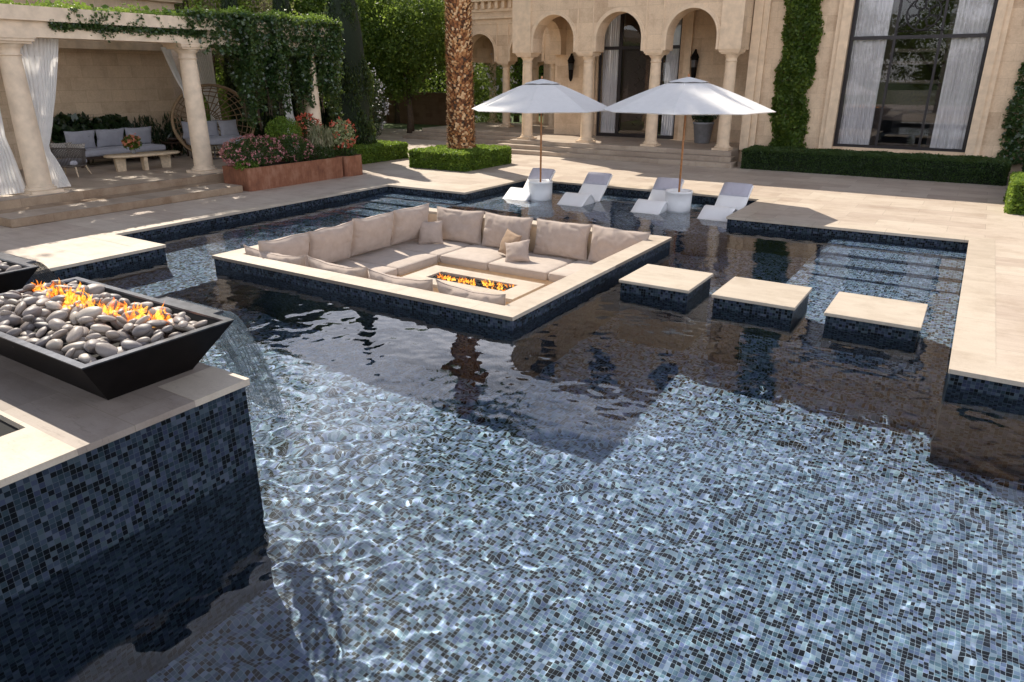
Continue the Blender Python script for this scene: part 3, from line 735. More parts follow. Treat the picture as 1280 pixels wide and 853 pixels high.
# water sheets falling from the bowls
def fall(label, x0, x1, y, z, reach):
    b = MB(); b.smooth = True; P = []
    nx, nt_ = 40, 40
    for i in range(nx+1):
        u = i/nx; x = x0+(x1-x0)*u; row = []
        for j in range(nt_+1):
            s_ = j/nt_; dz = (z-WZ+.03)*s_**2; yy = y+reach*s_+.035*noise.noise(Vector((x*5,s_*3,1.)))*s_
            xx = x+(.5-u)*.12*s_+.02*noise.noise(Vector((x*9,s_*2,7.)))*s_
            row.append((xx, yy+.010*noise.noise(Vector((x*24, s_*2.5, 3.)))*(.3+s_), z-dz))
        P.append(row)
    b.grid(P); return tag(b.build('falling_water', M['fall']), label, 'waterfall')
fall('thin clear sheet of water spilling from the near fire bowl into the pool', B1[0]+.12, B1[0]+.88, B1[1]+.68, B1[2]+.388, .55)
b = MB(); b.smooth = True
for k in range(170):
    x = random.uniform(B1[0]+.1, B1[0]+.95); a_ = random.random(); y = B1[1]+1.2+random.gauss(0,.07); z = WZ+.004+abs(random.gauss(0,.035)); r = random.uniform(.003,.009)
    b.lathe([(.0005,z-r),(r*.8,z-r*.6),(r,z),(r*.8,z+r*.6),(.0005,z+r)], x, y, 6)
o = b.build('splash', M['foam']); tag(o, 'white droplets thrown up where the near bowl spill hits the pool', 'splash', kind='stuff')
fall('arc of water spilling from the far fire bowl at the left', B2[0]+.12, B2[0]+.88, B2[1]+.68, B2[2]+.388, .42)
# ------------------------------------------------------------------ pool loungers and parasols
def smooth_path(P, n):
    """catmull-rom through 2-d points"""
    P = [P[0]]+P+[P[-1]]; out = []
    for i in range(1, len(P)-2):
        for k in range(n):
            t = k/n; r = []
            for a, b_, c, d in zip(P[i-1], P[i], P[i+1], P[i+2]): r.append(.5*((2*b_)+(-a+c)*t+(2*a-5*b_+4*c-d)*t*t+(-a+3*b_-3*c+d)*t**3))
            out.append(tuple(r))
    out.append(P[-2]); return out
def make_lounger():
    t = thing('pool_lounger', '', 'lounger', (0,0,0))
    prof = smooth_path([(0,.02),(.12,.06),(.36,.20),(.50,.26),(.62,.22),(.78,.07),(.92,.02),(1.06,.09),(1.25,.25),(1.48,.46),(1.64,.59),(1.68,.61)], 5)
    b = MB(); b.smooth = True; w = .35; rs = []
    for i, (y, z) in enumerate(prof):
        a = prof[max(i-1,0)]; c = prof[min(i+1,len(prof)-1)]; d = Vector((c[0]-a[0], c[1]-a[1])).normalized(); n = Vector((-d.y, d.x)); h = .022
        ring = []
        for (u, v) in ((-1,-1),(-1.0,.6),(-.965,1),(-.5,.86),(0,.8),(.5,.86),(.965,1),(1.0,.6),(1,-1),(0,-1)):
            q = Vector((y, z))+n*h*v; ring.append((u*w, q.x, q.y))
        rs.append(ring)
    b.rings(rs); b.build('shell', M['white_resin'], t)
    b = MB()
    for s in (-1, 1):
        pts = [(y, z) for y, z in prof[:31]]
        for i in range(0, 30):
            (ya, za), (yb, zb) = prof[i], prof[i+1]
            b.quad((s*(w-.03),ya,za-.02),(s*(w-.03),yb,zb-.02),(s*(w-.03),yb,-.05),(s*(w-.03),ya,-.05))
    b.build('side_skirt', M['white_resin'], t)
    b = MB(); b.rings([[(-.2,1.12,-.1),(.2,1.12,-.1),(.2,1.32,-.1),(-.2,1.32,-.1)], [(-.16,1.2,.15),(.16,1.2,.15),(.16,1.34,.26),(-.16,1.34,.26)]]); b.build('support', M['white_resin'], t)
    b = MB(); b.smooth = True; rs = []
    for i, (y, z) in enumerate(prof[-13:-1]):
        j = len(prof)-13+i; a = prof[j-1]; c = prof[min(j+1,len(prof)-1)]; d = Vector((c[0]-a[0], c[1]-a[1])).normalized(); n = Vector((-d.y, d.x))
        h = .018+.032*math.sin(PI*min(1,max(0,i/11)))**.5
        rs.append([(u*(w-.02), *(Vector((y, z))+n*(.024+h*v))) for u, v in ((-1,0),(-.97,.8),(-.5,1),(.5,1),(.97,.8),(1,0))])
    b.rings(rs); b.build('headrest', M['headrest'], t)
    return t
pl = make_lounger(); pl['group'] = 'white pool loungers on the sun ledge'
pl_lb = ['white moulded lounger at the left end of the row, left of the first parasol pot', 'white moulded lounger right of the first parasol pot', 'white moulded lounger just left of the second parasol pot', 'white moulded lounger at the right end of the row beside the deck corner']
for k, (x, rz) in enumerate(((-5.33,2),(-3.74,-1),(-1.78,1),(-.2,-2))):
    o = pl if k == 0 else copy_tree(pl)
    o.location = (x,8.34+.03*k,WZ-.05); o.rotation_euler = (0,0,R(rz)); o['label'] = pl_lb[k]

def make_parasol(loc, label, rad, htop, hrim, rot):
    g = 'white parasols over the pool loungers'
    t = thing('parasol', label, 'parasol', loc, R(rot), g)
    b = MB(); b.smooth = True; b.tube([(0,0,.1),(0,0,htop-.05)], .024, 10)
    b.build('pole', M['wood'], t)
    b = MB(); n = 8; sub = 10; K = 9; P = []
    rv = .42
    def pt(k, s, u):            # u 0..1 from apex to rim, s position within a gore
        a0, a1 = 2*PI*k/n, 2*PI*(k+1)/n; r = rv*.9+(rad-rv*.9)*u
        a_ = Vector((math.cos(a0), math.sin(a0))); c_ = Vector((math.cos(a1), math.sin(a1))); p = a_*(1-s)+c_*s
        belly = 4*s*(1-s)
        z = htop-.13-(htop-.13-hrim)*(u**1.12)
        z -= .055*belly*u*(1-.2*u); z += .05*belly*u**5
        return (p.x*r, p.y*r, z)
    for k in range(n):
        b.smooth = True
        b.grid([[pt(k, s/sub, u/K) for u in range(K+1)] for s in range(sub+1)])
        b.quad(*[pt(k, 0, 1), pt(k, 1, 1), (pt(k,1,1)[0]*.995, pt(k,1,1)[1]*.995, hrim-.012), (pt(k,0,1)[0]*.995, pt(k,0,1)[1]*.995, hrim-.012)])
    b.build('canopy', M['canopy'], t)
    b = MB()
    for k in range(n):
        b.smooth = True
        b.grid([[((math.cos(2*PI*k/n)*(1-s)+math.cos(2*PI*(k+1)/n)*s)*(rv+.05)*u, (math.sin(2*PI*k/n)*(1-s)+math.sin(2*PI*(k+1)/n)*s)*(rv+.05)*u, htop-.02-(.115)*u**1.1+.012*4*s*(1-s)*u) for u in (0,.25,.5,.75,1)] for s in (0,.25,.5,.75,1)])
    b.build('vent_cap', M['canopy'], t)
    b = MB()
    b.rings([[(.44*math.cos(2*PI*k/8), .44*math.sin(2*PI*k/8), htop-.155) for k in range(8)], [(.43*math.cos(2*PI*k/8), .43*math.sin(2*PI*k/8), htop-.14) for k in range(8)]]); b.build('vent_shadow_band', M['bronze_frame'], t)
    b = MB(); b.lathe([(.001,htop+.05),(.02,htop+.035),(.028,htop+.01),(.02,htop-.02),(.012,htop-.03)][::-1], n=10); b.build('finial', M['wood'], t)
    for k in range(n):
        b = MB(); a_ = 2*PI*k/n; e = pt(k, 0, 1); i_ = pt(k, 0, 0)
        b.tube([(0,0,htop-.12),(i_[0],i_[1],i_[2]-.02),(e[0]*.98,e[1]*.98,e[2]-.012)], .009, 5)
        b.tube([(0,0,hrim-.02),(e[0]*.5,e[1]*.5,(i_[2]+e[2])/2-.03)], .007, 5)
        b.build('rib', M['wood'], t)
    return t
make_parasol((-4.86,8.93,WZ), 'white parasol between the two left loungers', 1.80, 2.92, 2.19, 20)
make_parasol((-1.29,9.29,WZ), 'white parasol between the two right loungers', 1.93, 2.97, 2.24, 12)
for (x, y), lb in (((-4.86,8.93), 'white round pot weighing down the left parasol'), ((-1.29,9.29), 'white round pot weighing down the right parasol')):
    b = MB(); b.smooth = True
    b.lathe([(.26,-.27),(.285,-.2),(.305,.20),(.31,.40),(.318,.405),(.318,.44),(.305,.45),(.29,.45),(.28,.40),(.27,.39),(.03,.39)], n=36, cap=True)
    o = b.build('parasol_pot', M['white_resin'], loc=(x,y,WZ)); tag(o, lb, 'pot', 'white pots holding the parasols')

# ------------------------------------------------------------------ foliage tools
def leaves_arr(C, size, flat=0.0, up=None, aspect=.55, jitter=.4):
    """diamond leaves at centres C"""
    n = len(C); a = rng.normal(size=(n,3)); 
    if up is not None: a = a*(1-flat)+np.asarray(up)*flat*2
    a /= np.linalg.norm(a, axis=1)[:,None]+1e-9
    h = rng.normal(size=(n,3)); b_ = np.cross(a, h); b_ /= np.linalg.norm(b_, axis=1)[:,None]+1e-9
    s = size*(1+jitter*rng.uniform(-1,1,n))[:,None]
    c = np.cross(a, b_)*.18
    V = np.empty((n,4,3)); V[:,0] = C-a*s*.5; V[:,1] = C+b_*s*aspect*.5+c*s*.5; V[:,2] = C+a*s*.5; V[:,3] = C-b_*s*aspect*.5+c*s*.5
    return V.reshape(-1,3), np.arange(n*4).reshape(n,4)
def leafmesh(name, C, size, mat_, parent=None, core=None, coremat=None, **kw):
    V, F = leaves_arr(np.asarray(C, float), size, **kw)
    if core is not None:
        mb = core; n0 = len(V)
        cv = np.array(mb.v, float); cf = [f for f in mb.f if len(f) == 4]
        tri = [f for f in mb.f if len(f) == 3]
        cf += [(f[0],f[1],f[2],f[2]) for f in tri]
        V = np.vstack([V, cv]); F2 = np.array([f for f in cf if len(set(f)) == 4])+n0
        idx = np.concatenate([np.zeros(len(F)), np.ones(len(F2))]); F = np.vstack([F, F2])
        return npmesh(name, V, F, None, parent, idx, [mat_, coremat or M['core']])
    return npmesh(name, V, F, mat_, parent)
def hedge(name, label, x0, x1, y0, y1, z1, mat_, dens=900, leaf=.055, cat='hedge', group=None, z0=0, matcore=None, puff=.035):
    cx, cy_ = (x0+x1)/2, (y0+y1)/2; w, d, h = (x1-x0), (y1-y0), z1-z0
    faces = [(w*d, 't'), (w*h, 'f'), (w*h, 'b'), (d*h, 'l'), (d*h, 'r')]
    C = []
    for A, k in faces:
        n = int(A*dens); u = rng.random(n); v = rng.random(n)
        if k == 't': P = np.stack([x0+u*w, y0+v*d, np.full(n, z1)], 1); nn = (0,0,1)
        elif k == 'f': P = np.stack([x0+u*w, np.full(n, y0), z0+v*h], 1); nn = (0,-1,0)
        elif k == 'b': P = np.stack([x0+u*w, np.full(n, y1), z0+v*h], 1); nn = (0,1,0)
        elif k == 'l': P = np.stack([np.full(n, x0), y0+u*d, z0+v*h], 1); nn = (-1,0,0)
        else: P = np.stack([np.full(n, x1), y0+u*d, z0+v*h], 1); nn = (1,0,0)
        # gentle unevenness of the clipped surface
        f = np.sin(P[:,0]*5.1+P[:,2]*7)*np.sin(P[:,1]*4.3+P[:,2]*3)+.6*np.sin(P[:,0]*13+P[:,1]*11)
        off = puff*(f*.5)+rng.normal(0, .016, n)-.02
        P = P+np.array(nn)*off[:,None]; C.append(P)
    C = np.vstack(C); b = MB(); b.box(x0+.06, x1-.06, y0+.06, y1-.06, z0+.002, z1-.06)
    # round the corners a little
    dx = np.clip(np.abs(C[:,0]-cx)-(w/2-.1), 0, 1); dz = np.clip(C[:,2]-(z1-.1), 0, 1); dy = np.clip(np.abs(C[:,1]-cy_)-(d/2-.1), 0, 1)
    C[:,2] -= (dx*dz+dy*dz)*3; C[:,0] -= np.sign(C[:,0]-cx)*dx*dy*3
    C[:,2] = np.maximum(C[:,2], z0+.01)
    o = leafmesh(name, C, leaf, mat_, None, b, matcore); return tag(o, label, cat, group)
def ell(n, c, r, shell=.5):
    d = rng.normal(size=(n,3)); d /= np.linalg.norm(d, axis=1)[:,None]
    return np.asarray(c)+d*np.asarray(r)*(rng.uniform(shell, 1, n)**.5)[:,None]
def tree(name, label, loc, trunk_h, crown_c, crown_r, n_cl, per, leaf, mat_, group=None, cl_r=.55, trunk_r=.16, cat='tree', branches=7, clmat=None):
    t = thing(name, label, cat, loc, 0, group)
    b = MB(); b.smooth = True
    top_ = Vector(crown_c)
    b.tube([(0,0,-.05),(.03,.02,trunk_h*.3),(-.04,.05,trunk_h*.7),(.02,0,trunk_h),tuple(top_*.97)], [trunk_r*1.25,trunk_r,trunk_r*.85,trunk_r*.75,trunk_r*.2], 9)
    CC = ell(n_cl, crown_c, np.array(crown_r), .25)
    for k in range(branches):
        e = Vector(CC[rng.integers(len(CC))]); s_ = Vector((0,0,trunk_h*random.uniform(.75,1.05)))
        mid = s_.lerp(e, .5)+Vector((0,0,.2)); b.tube([s_, mid, e], [trunk_r*.45, trunk_r*.25, trunk_r*.07], 6)
    b.build('trunk', M['trunk'], t)
    sz = rng.uniform(.6, 1.25, n_cl)
    C = np.vstack([CC[i]+rng.normal(size=(per,3))*cl_r*sz[i]*np.array([.55,.55,.42]) for i in range(n_cl)])
    leafmesh('crown', C, leaf, mat_, t); return t

# ------------------------------------------------------------------ palm
t = thing('palm_tree', 'tall date palm with scaly brown trunk rising from a square clipped hedge', 'palm tree', (-9.86,12.3,0))
Vs = []; Fs = []; n = 0; HT = 10.3
nr = 225
for i in range(nr):
    z = .1+HT*i/nr; u = z/HT; r = .43-.07*min(1,u*1.3)+.10*math.exp(-z/.35); m_ = 20
    for j in range(m_):
        if random.random() < .05: continue
        a_ = 2*PI*(j+.5*(i % 2)+.13*i)/m_+random.gauss(0,.05); w = 2*PI*r/m_*random.uniform(.5,.78); h = .065*random.uniform(.8,1.4); out = random.uniform(.02,.075)
        ca, sa = math.cos(a_), math.sin(a_); tx, ty = -sa, ca
        P = lambda rr, tt, zz: (ca*rr+tx*tt, sa*rr+ty*tt, zz)
        dt = random.gauss(0,.012)
        q = [P(r-.03,-w*.65,z-h*.6), P(r-.03,w*.65,z-h*.6), P(r+out,w*.38+dt,z+h*.55), P(r+out,-w*.38+dt,z+h*.55), P(r-.03,w*.5,z+h*.75), P(r-.03,-w*.5,z+h*.75)]
        Vs += q; Fs += [(n,n+1,n+2,n+3),(n+3,n+2,n+4,n+5),(n+1,n+4,n+2,n+2),(n,n+3,n+5,n+5)]; n += 6
Fs = [f for f in Fs if len(set(f)) == 4]
npmesh('trunk', np.array(Vs), np.array(Fs), M['palm_trunk'], t)
b = MB(); b.smooth = True; b.tube([(0,0,-.05),(0,0,.5),(0,0,3),(0,0,HT)], [.48,.42,.38,.33], 16); b.build('trunk_core', M['trunk'], t)
C = []; Vs = []; Fs = []; n = 0
for k in range(64):
    az = k*2.39996; el = R(78-105*((k+.5)/64)); Lf = random.uniform(2.7,3.3)
    d = Vector((math.cos(az)*math.cos(el), math.sin(az)*math.cos(el), math.sin(el))); p = Vector((0,0,HT)); pts = [p.copy()]
    for s_ in range(16):
        d = (d+Vector((0,0,-.075-.02*max(0,d.z)))).normalized(); p = p+d*Lf/16; pts.append(p.copy())
    for s_ in range(1, 16):
        for q_ in range(5):
            pp = pts[s_].lerp(pts[s_+1 if s_ < 16 else s_], q_/5); dd = (pts[min(s_+1,16)]-pts[s_]).normalized()
            sd = dd.cross(Vector((0,0,1))); sd = sd.normalized() if sd.length > .01 else Vector((1,0,0)); upv = sd.cross(dd)
            LL = .5*math.sin(PI*min(1,(s_+q_/5)/17+.12))+.08
            for sg in (-1, 1):
                tip = pp+(sd*sg*.8+dd*.55+upv*.22-Vector((0,0,.15)))*LL; w_ = dd*.02
                Vs += [tuple(pp-w_), tuple(pp+w_), tuple(pp.lerp(tip,.6)+w_*.8), tuple(tip)]; Fs.append((n,n+1,n+2,n+3)); n += 4
npmesh('crown', np.array(Vs), np.array(Fs), M['palm'], t)
hedge('hedge', 'square clipped box hedge around the palm trunk', -10.95, -8.72, 10.9, 13.6, .56, M['hedge'], 2300, .078)
hedge('hedge', 'low clipped hedge behind the rusty planters beside the tall cypress', -14.2, -12.75, 9.7, 13.0, .55, M['hedge'], 1900, .078)
hedge('hedge', 'long dark clipped hedge under the big window', -1.85, 5.25, 16.35, 17.75, .62, M['hedge_dark'], 2200, .05)
hedge('hedge', 'sunlit yellow-green hedge block at the right edge of the deck', 5.22, 6.9, 11.55, 13.6, .68, M['hedge'], 2300, .075)
hedge('hedge', 'dark hedge running behind the sunlit hedge at the right edge', 5.6, 7.4, 13.75, 17.7, .66, M['hedge_dark'], 1400, .06)

# ------------------------------------------------------------------ villa
V0 = (0,18.2,0)
villa = thing('villa', 'large limestone villa with arched loggia and tall dark framed window', 'villa', (0,18.2,0))
def vb(b, name, mat_, parent=None, **kw):
    p = parent or villa; wx = villa.location
    b.v = [(x-wx.x, y-wx.y, z-wx.z) for x, y, z in b.v]
    o = b.build(name, mat_, p, **kw); return o
def arch_wall(b, x0, x1, y0, y1, z0, z1, centers, r, zc, seg=20):
    """wall with round-headed openings from z0 up; spring line zc"""
    xs_ = [x0]
    for c in centers: xs_ += [c-r, c+r]
    xs_.append(x1)
    for i in range(0, len(xs_), 2):
        if xs_[i+1]-xs_[i] > .01: b.box(xs_[i], xs_[i+1], y0, y1, z0, z1)
    for c in centers:
        pts = [(c-r*math.cos(PI*k/seg), zc+r*math.sin(PI*k/seg)) for k in range(seg+1)]
        for (xa, za), (xb, zb) in zip(pts[:-1], pts[1:]):
            b.quad((xa,y0,za),(xb,y0,zb),(xb,y0,z1),(xa,y0,z1)); b.quad((xa,y1,za),(xb,y1,zb),(xb,y1,z1),(xa,y1,z1))
            b.quad((xa,y0,za),(xb,y0,zb),(xb,y1,zb),(xa,y1,za))
        b.quad((c-r,y0,z1),(c+r,y0,z1),(c+r,y1,z1),(c-r,y1,z1))
def archivolt(b, c, y, r, zc, z0, w=.13, d=.05, seg=20):
    for (ri, ro, dd) in ((r+.002, r+w*.55, d), (r+w*.55, r+w, d*.55)):
        def P(rr, k): return (c-rr*math.cos(PI*k/seg), zc+rr*math.sin(PI*k/seg))
        pi_ = [(c-ri, z0)]+[P(ri,k) for k in range(seg+1)]+[(c+ri, z0)]; po = [(c-ro, z0)]+[P(ro,k) for k in range(seg+1)]+[(c+ro, z0)]
        for k in range(len(pi_)-1):
            (a,b_),(c_,d_),(e,f),(g_,h) = pi_[k], pi_[k+1], po[k+1], po[k]
            b.quad((a,y-dd,b_),(c_,y-dd,d_),(e,y-dd,f),(g_,y-dd,h)); b.quad((g_,y-dd,h),(e,y-dd,f),(e,y,f),(g_,y,h)); b.quad((a,y-dd,b_),(c_,y-dd,d_),(c_,y+.001,d_),(a,y+.001,b_))
LZ = .45
def column(parent, x, y, z0, z1, r, name='column', mat_=None, capw=1.9, square=True):
    mat_ = mat_ or M['stone_trim']; wx = parent.location
    b = MB(); b.smooth = True
    ox, oy = x-wx.x, y-wx.y; h = z1-z0
    b.lathe([(r*1.04,z0+.15),(r*1.03,z0+.3),(r,z0+h*.4),(r*.9,z0+h*.8),(r*.86,z1-.36)], ox, oy, 24, False)
    o = b.build(name, mat_, parent)
    b = MB(); b.box(ox-r*1.4, ox+r*1.4, oy-r*1.4, oy+r*1.4, z0, z0+.07); b.smooth = True
    b.lathe([(r*1.34,z0+.07),(r*1.38,z0+.09),(r*1.34,z0+.115),(r*1.16,z0+.12),(r*1.14,z0+.135),(r*1.2,z0+.155),(r*1.04,z0+.175)], ox, oy, 24); b.build('column_base', mat_, o)
    b = MB(); b.smooth = True
    b.lathe([(r*.86,z1-.37),(r*.98,z1-.36),(r*.98,z1-.335),(r*.87,z1-.33),(r*.9,z1-.24),(r*1.05,z1-.2),(r*1.35,z1-.13)], ox, oy, 24)
    b.smooth = False
    for w_, za, zb in ((1.42,z1-.131,z1-.085),(1.62,z1-.085,z1-.03),(1.72,z1-.03,z1)): b.box(ox-r*w_, ox+r*w_, oy-r*w_, oy+r*w_, za, zb)
    b.build('capital', mat_, o); return o
AC = [-9.18,-6.62,-4.06]; CX = [-10.46,-7.90,-5.34,-2.78]; AR = .84; SP = 3.96; YF = 17.08; YB = 17.72
b = MB(); arch_wall(b, -10.9, -2.42, YF, YB, 3.56, 8.6, AC, AR, SP)
# side arches of the porch
b2 = MB(); arch_wall(b2, -20.3, -17.72, 0, .5, 3.56, 8.6, [-19.05], .8, SP); b2.v = [(-10.9+y, -x, z) for x, y, z in b2.v]
n0 = len(b.v); b.v += b2.v; b.f += [tuple(i+n0 for i in f) for f in b2.f]; b.m += b2.m; b.sm += b2.sm
b.box(-10.9,-10.4,20.3,20.8,LZ,8.6)
b.box(-2.9,-2.42,YB,18.2,3.56,8.6)
# right facade : wall around the tall window, x -2.42..16
wx0, wx1, wz0, wz1 = .50, 4.14, .66, 6.2
b.box(-2.42, wx0-.0, 18.2, 18.9, -.05, 8.6); b.box(wx1, 16, 18.2, 18.9, -.05, 8.6); b.box(wx0, wx1, 18.2, 18.9, -.05, wz0); b.box(wx0, wx1, 18.2, 18.9, wz1, 8.6)
b.box(15.4,16,18.9,30,-.05,8.6); b.box(-10.9,16,30,30.6,-.05,8.6)
# back wall of porch
px0, px1, pz1 = -8.95, -5.58, 5.4
b.box(-10.4,px0,20.3,20.8,LZ-.5,8.6); b.box(px1,-2.42,20.3,20.8,LZ-.5,8.6); b.box(px0,px1,20.3,20.8,pz1,8.6); b.box(-2.42,-1.9,18.9,20.8,LZ-.5,8.6)
vb(b, 'wall', M['stone'])
for c in AC:
    b = MB(); archivolt(b, c, YF, AR, SP, 3.56); vb(b, 'archivolt', M['stone_trim'])
# raised strips and panels on the loggia wall, base mouldings, cornices
b = MB()
for c in CX[1:3]:
    for s in (-.3,.3): b.box(c+s-.02, c+s+.02, YF-.02, YF+.01, 3.56, 6.6)
b.box(CX[0]-.3-.14,CX[0]+.34,YF-.05,YF+.01,3.56,7.4); b.box(CX[3]-.34,CX[3]+.36,YF-.05,YF+.01,3.56,7.4)
b.box(-10.95,-2.36,YF-.1,YF+.01,6.6,6.85); b.box(-11,-2.3,YF-.22,YF+.01,6.85,7.0)
b.box(-2.35,0.0,18.14,18.21,.0,.42); b.box(4.6,16,18.14,18.21,.0,.42)
b.box(-2.2,16.1,18.0,18.21,6.85,7.05)
# pilaster strips where the loggia meets the right facade
b.box(-2.38,-2.1,17.95,18.21,.42,6.85); b.box(-2.1,-1.92,18.07,18.21,.42,6.85)
# engaged pilasters in the porch
for x in (-9.35, -5.25): b.box(x-.13,x+.13,20.17,20.31,LZ,5.6)
b.box(-9.20,-9.0,20.1,20.31,LZ,5.6)
vb(b, 'pilaster_strip', M['stone_trim'])
b = MB()
for k in range(4): b.box(-11.1-.1*k, -2.2+.1*k, YF-.1-.1*k, YB, 8.6+.1*k, 8.702+.1*k)
for k in range(4): b.box(-2.4, 16.1+.1*k, 18.1-.1*k, 19, 8.6+.1*k, 8.7+.1*k)
vb(b, 'cornice', M['stone_trim'])
for c in CX: column(villa, c, 17.4, LZ-.001, 3.56, .2)
b = MB(); b.box(-10.9,-2.42,YB,20.3,6.0,6.2); b.box(-10.9,16,17.7,30.6,8.55,8.62); vb(b, 'ceiling', M['stone_trim'])
b = MB(); b.rings([[(-11.4,16.7,9.01),(16.4,16.7,9.01),(16.4,31,9.01),(-11.4,31,9.01)],[(-5,23,11.4),(10,23,11.4),(10,25,11.4),(-5,25,11.4)]]); vb(b, 'roof', M['stairs'])
# upper windows
for x in (-9.18,-6.62,-4.06,8,12): 
    y = YF if x < -2 else 18.2
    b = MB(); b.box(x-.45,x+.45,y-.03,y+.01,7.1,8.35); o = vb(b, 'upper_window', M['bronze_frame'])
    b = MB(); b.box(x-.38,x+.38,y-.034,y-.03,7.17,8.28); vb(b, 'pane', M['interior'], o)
# big window : surround, sill, frame, glass, curtains, rosette grille, dark room
b = MB()
for q in ((0.10,wx0,18.10,18.25),(wx1,4.50,18.10,18.25)): b.box(*q, .56, 6.6)
for q in ((0.24,wx0-.002,18.04,18.12),(wx1+.002,4.36,18.04,18.12)): b.box(*q, .60, 6.4)
b.box(.1,4.5,18.10,18.25,6.24,6.6)
big = vb(b, 'window_surround', M['stone_trim'])
b = MB(); b.box(-.05,4.7,17.98,18.3,.45,.57); b.box(0.05,4.6,18.05,18.3,.36,.45); vb(b, 'window_sill', M['stone_trim'])
win = MB(); fy0, fy1 = 18.30, 18.38
m1, m2, tz = 1.74, 2.92, 3.84
for x, w_ in ((wx0+.05,.05),(wx1-.05,.05)): win.box(x-w_,x+w_,fy0,fy1,wz0,wz1)
for x in (m1,m2): win.box(x-.035,x+.035,fy0,fy1,wz0,wz1)
win.box(wx0,wx1,fy0+.004,fy1-.004,wz0,wz0+.08); win.box(wx0,wx1,fy0+.004,fy1-.004,tz-.05,tz+.05); win.box(wx0,wx1,fy0+.004,fy1-.004,wz1-.08,wz1)
o = vb(win, 'window', M['bronze_frame'])
b = MB(); b.quad((wx0,18.34,wz0),(wx1,18.34,wz0),(wx1,18.34,wz1),(wx0,18.34,wz1)); vb(b, 'window_glass', M['glass'], o)
def curtain(parent, x0, x1, y, z0, z1, mat_, seed, folds=16, amp=.035, flare=0, name='curtain', wx=None):
    b = MB(); b.smooth = True; P = []; n_ = folds*6
    for i in range(n_+1):
        u = i/n_; row = []
        for j in range(13):
            v = j/12; a_ = amp*(1+.4*math.sin(u*11+seed))
            x = x0+(x1-x0)*u; yy = y+a_*math.sin(u*folds*2*PI+.6*math.sin(v*3+seed)*(1-v))+.01*math.sin(v*8+u*20)
            row.append((x, yy, z0+(z1-z0)*v))
        P.append(row)
    b.grid(P); wx = wx or parent.location
    b.v = [(x-wx.x, yy-wx.y, z-wx.z) for x, yy, z in b.v]
    return b.build(name, mat_, parent)
curtain(o, wx0+.1, 1.52, 18.47, wz0+.02, wz1, M['inner_sheer'], 1, 9, wx=villa.location)
curtain(o, 3.2, wx1-.08, 18.47, wz0+.02, wz1, M['inner_sheer'], 4, 8, wx=villa.location)
# rosette of rings in the top light
b = MB(); rc = (2.38, 4.46); yy = 18.29
def ringtube(cx, cz, r, w_=.014): b.tube([(cx+r*math.cos(2*PI*k/24), yy, cz+r*math.sin(2*PI*k/24)) for k in range(25)], w_, 5, False)
ringtube(*rc, .44, .02); ringtube(*rc, .14)
for k in range(7): ringtube(rc[0]+.29*math.cos(2*PI*k/7+.2), rc[1]+.29*math.sin(2*PI*k/7+.2), .145)
for a_, r_ in ((.6,.5),(2.5,.5),(3.7,.5),(5.6,.5)): b.tube([(rc[0]+.44*math.cos(a_),yy,rc[1]+.44*math.sin(a_)),(rc[0]+.75*math.cos(a_),yy,rc[1]+.75*math.sin(a_))], .013, 5)
b.tube([(m1,yy,4.0),(m2,yy,4.0)], .012, 5); b.tube([(m1,yy,4.95),(m2,yy,4.95)], .02, 5)
vb(b, 'rosette_grille', M['bronze_frame'], o)
# room behind : floor, walls, timber door frame and its garden opening
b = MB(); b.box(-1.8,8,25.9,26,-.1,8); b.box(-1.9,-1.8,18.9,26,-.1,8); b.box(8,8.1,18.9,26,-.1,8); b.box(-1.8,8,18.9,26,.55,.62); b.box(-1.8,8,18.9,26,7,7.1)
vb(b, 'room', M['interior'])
b = MB()
for x in (1.55,3.15): b.box(x-.11,x+.11,19.3,19.42,.62,6.2)
for z in (3.5,3.15,2.6): b.box(1.6,3.1,19.3,19.4,z-.05,z+.05)
b.box(1.66,3.04,19.31,19.39,1.45,2.35); b.box(1.6,3.1,19.3,19.4,.62,.75)
vb(b, 'inner_door', M['dark_wood'])
# loggia glazing : curtain, black mullions, dark decorated door, curtain
b = MB()
for x, w_ in ((px0+.04,.04),(-8.05,.07),(px1-.04,.04),(-6.35,.05)): b.box(x-w_,x+w_,20.40,20.48,LZ,pz1)
b.box(px0,px1,20.404,20.476,LZ,LZ+.13); b.box(px0,px1,20.404,20.476,3.72,3.84)
o = vb(b, 'loggia_window', M['bronze_frame'])
b = MB(); b.quad((px0,20.43,LZ),(px1,20.43,LZ),(px1,20.43,pz1),(px0,20.43,pz1)); vb(b, 'window_glass', M['glass'], o)
curtain(o, px0+.05, -8.15, 20.66, LZ+.1, pz1, M['inner_sheer'], 2, 8, wx=villa.location); curtain(o, -6.25, px1-.05, 20.66, LZ+.1, pz1, M['inner_sheer'], 5, 6, wx=villa.location)
b = MB(); b.box(-7.95,-6.42,20.56,20.62,LZ,5.3)
for k in range(9):                                       # scrollwork on the door leaf
    z = .9+k*.48
    for s in (-1, 1):
        b.tube([(-7.2+s*(.12+.18*math.sin(q_*.9)*(1-q_/9)),20.55,z+.05*q_) for q_ in range(8)], .014, 5)
b.box(-7.9,-6.5,20.545,20.56,1.1,1.16)
vb(b, 'door', M['dark_wood'])
b = MB(); b.box(px0-.3,px1+.3,22.4,22.5,LZ,6); vb(b, 'back_panel', M['interior'])

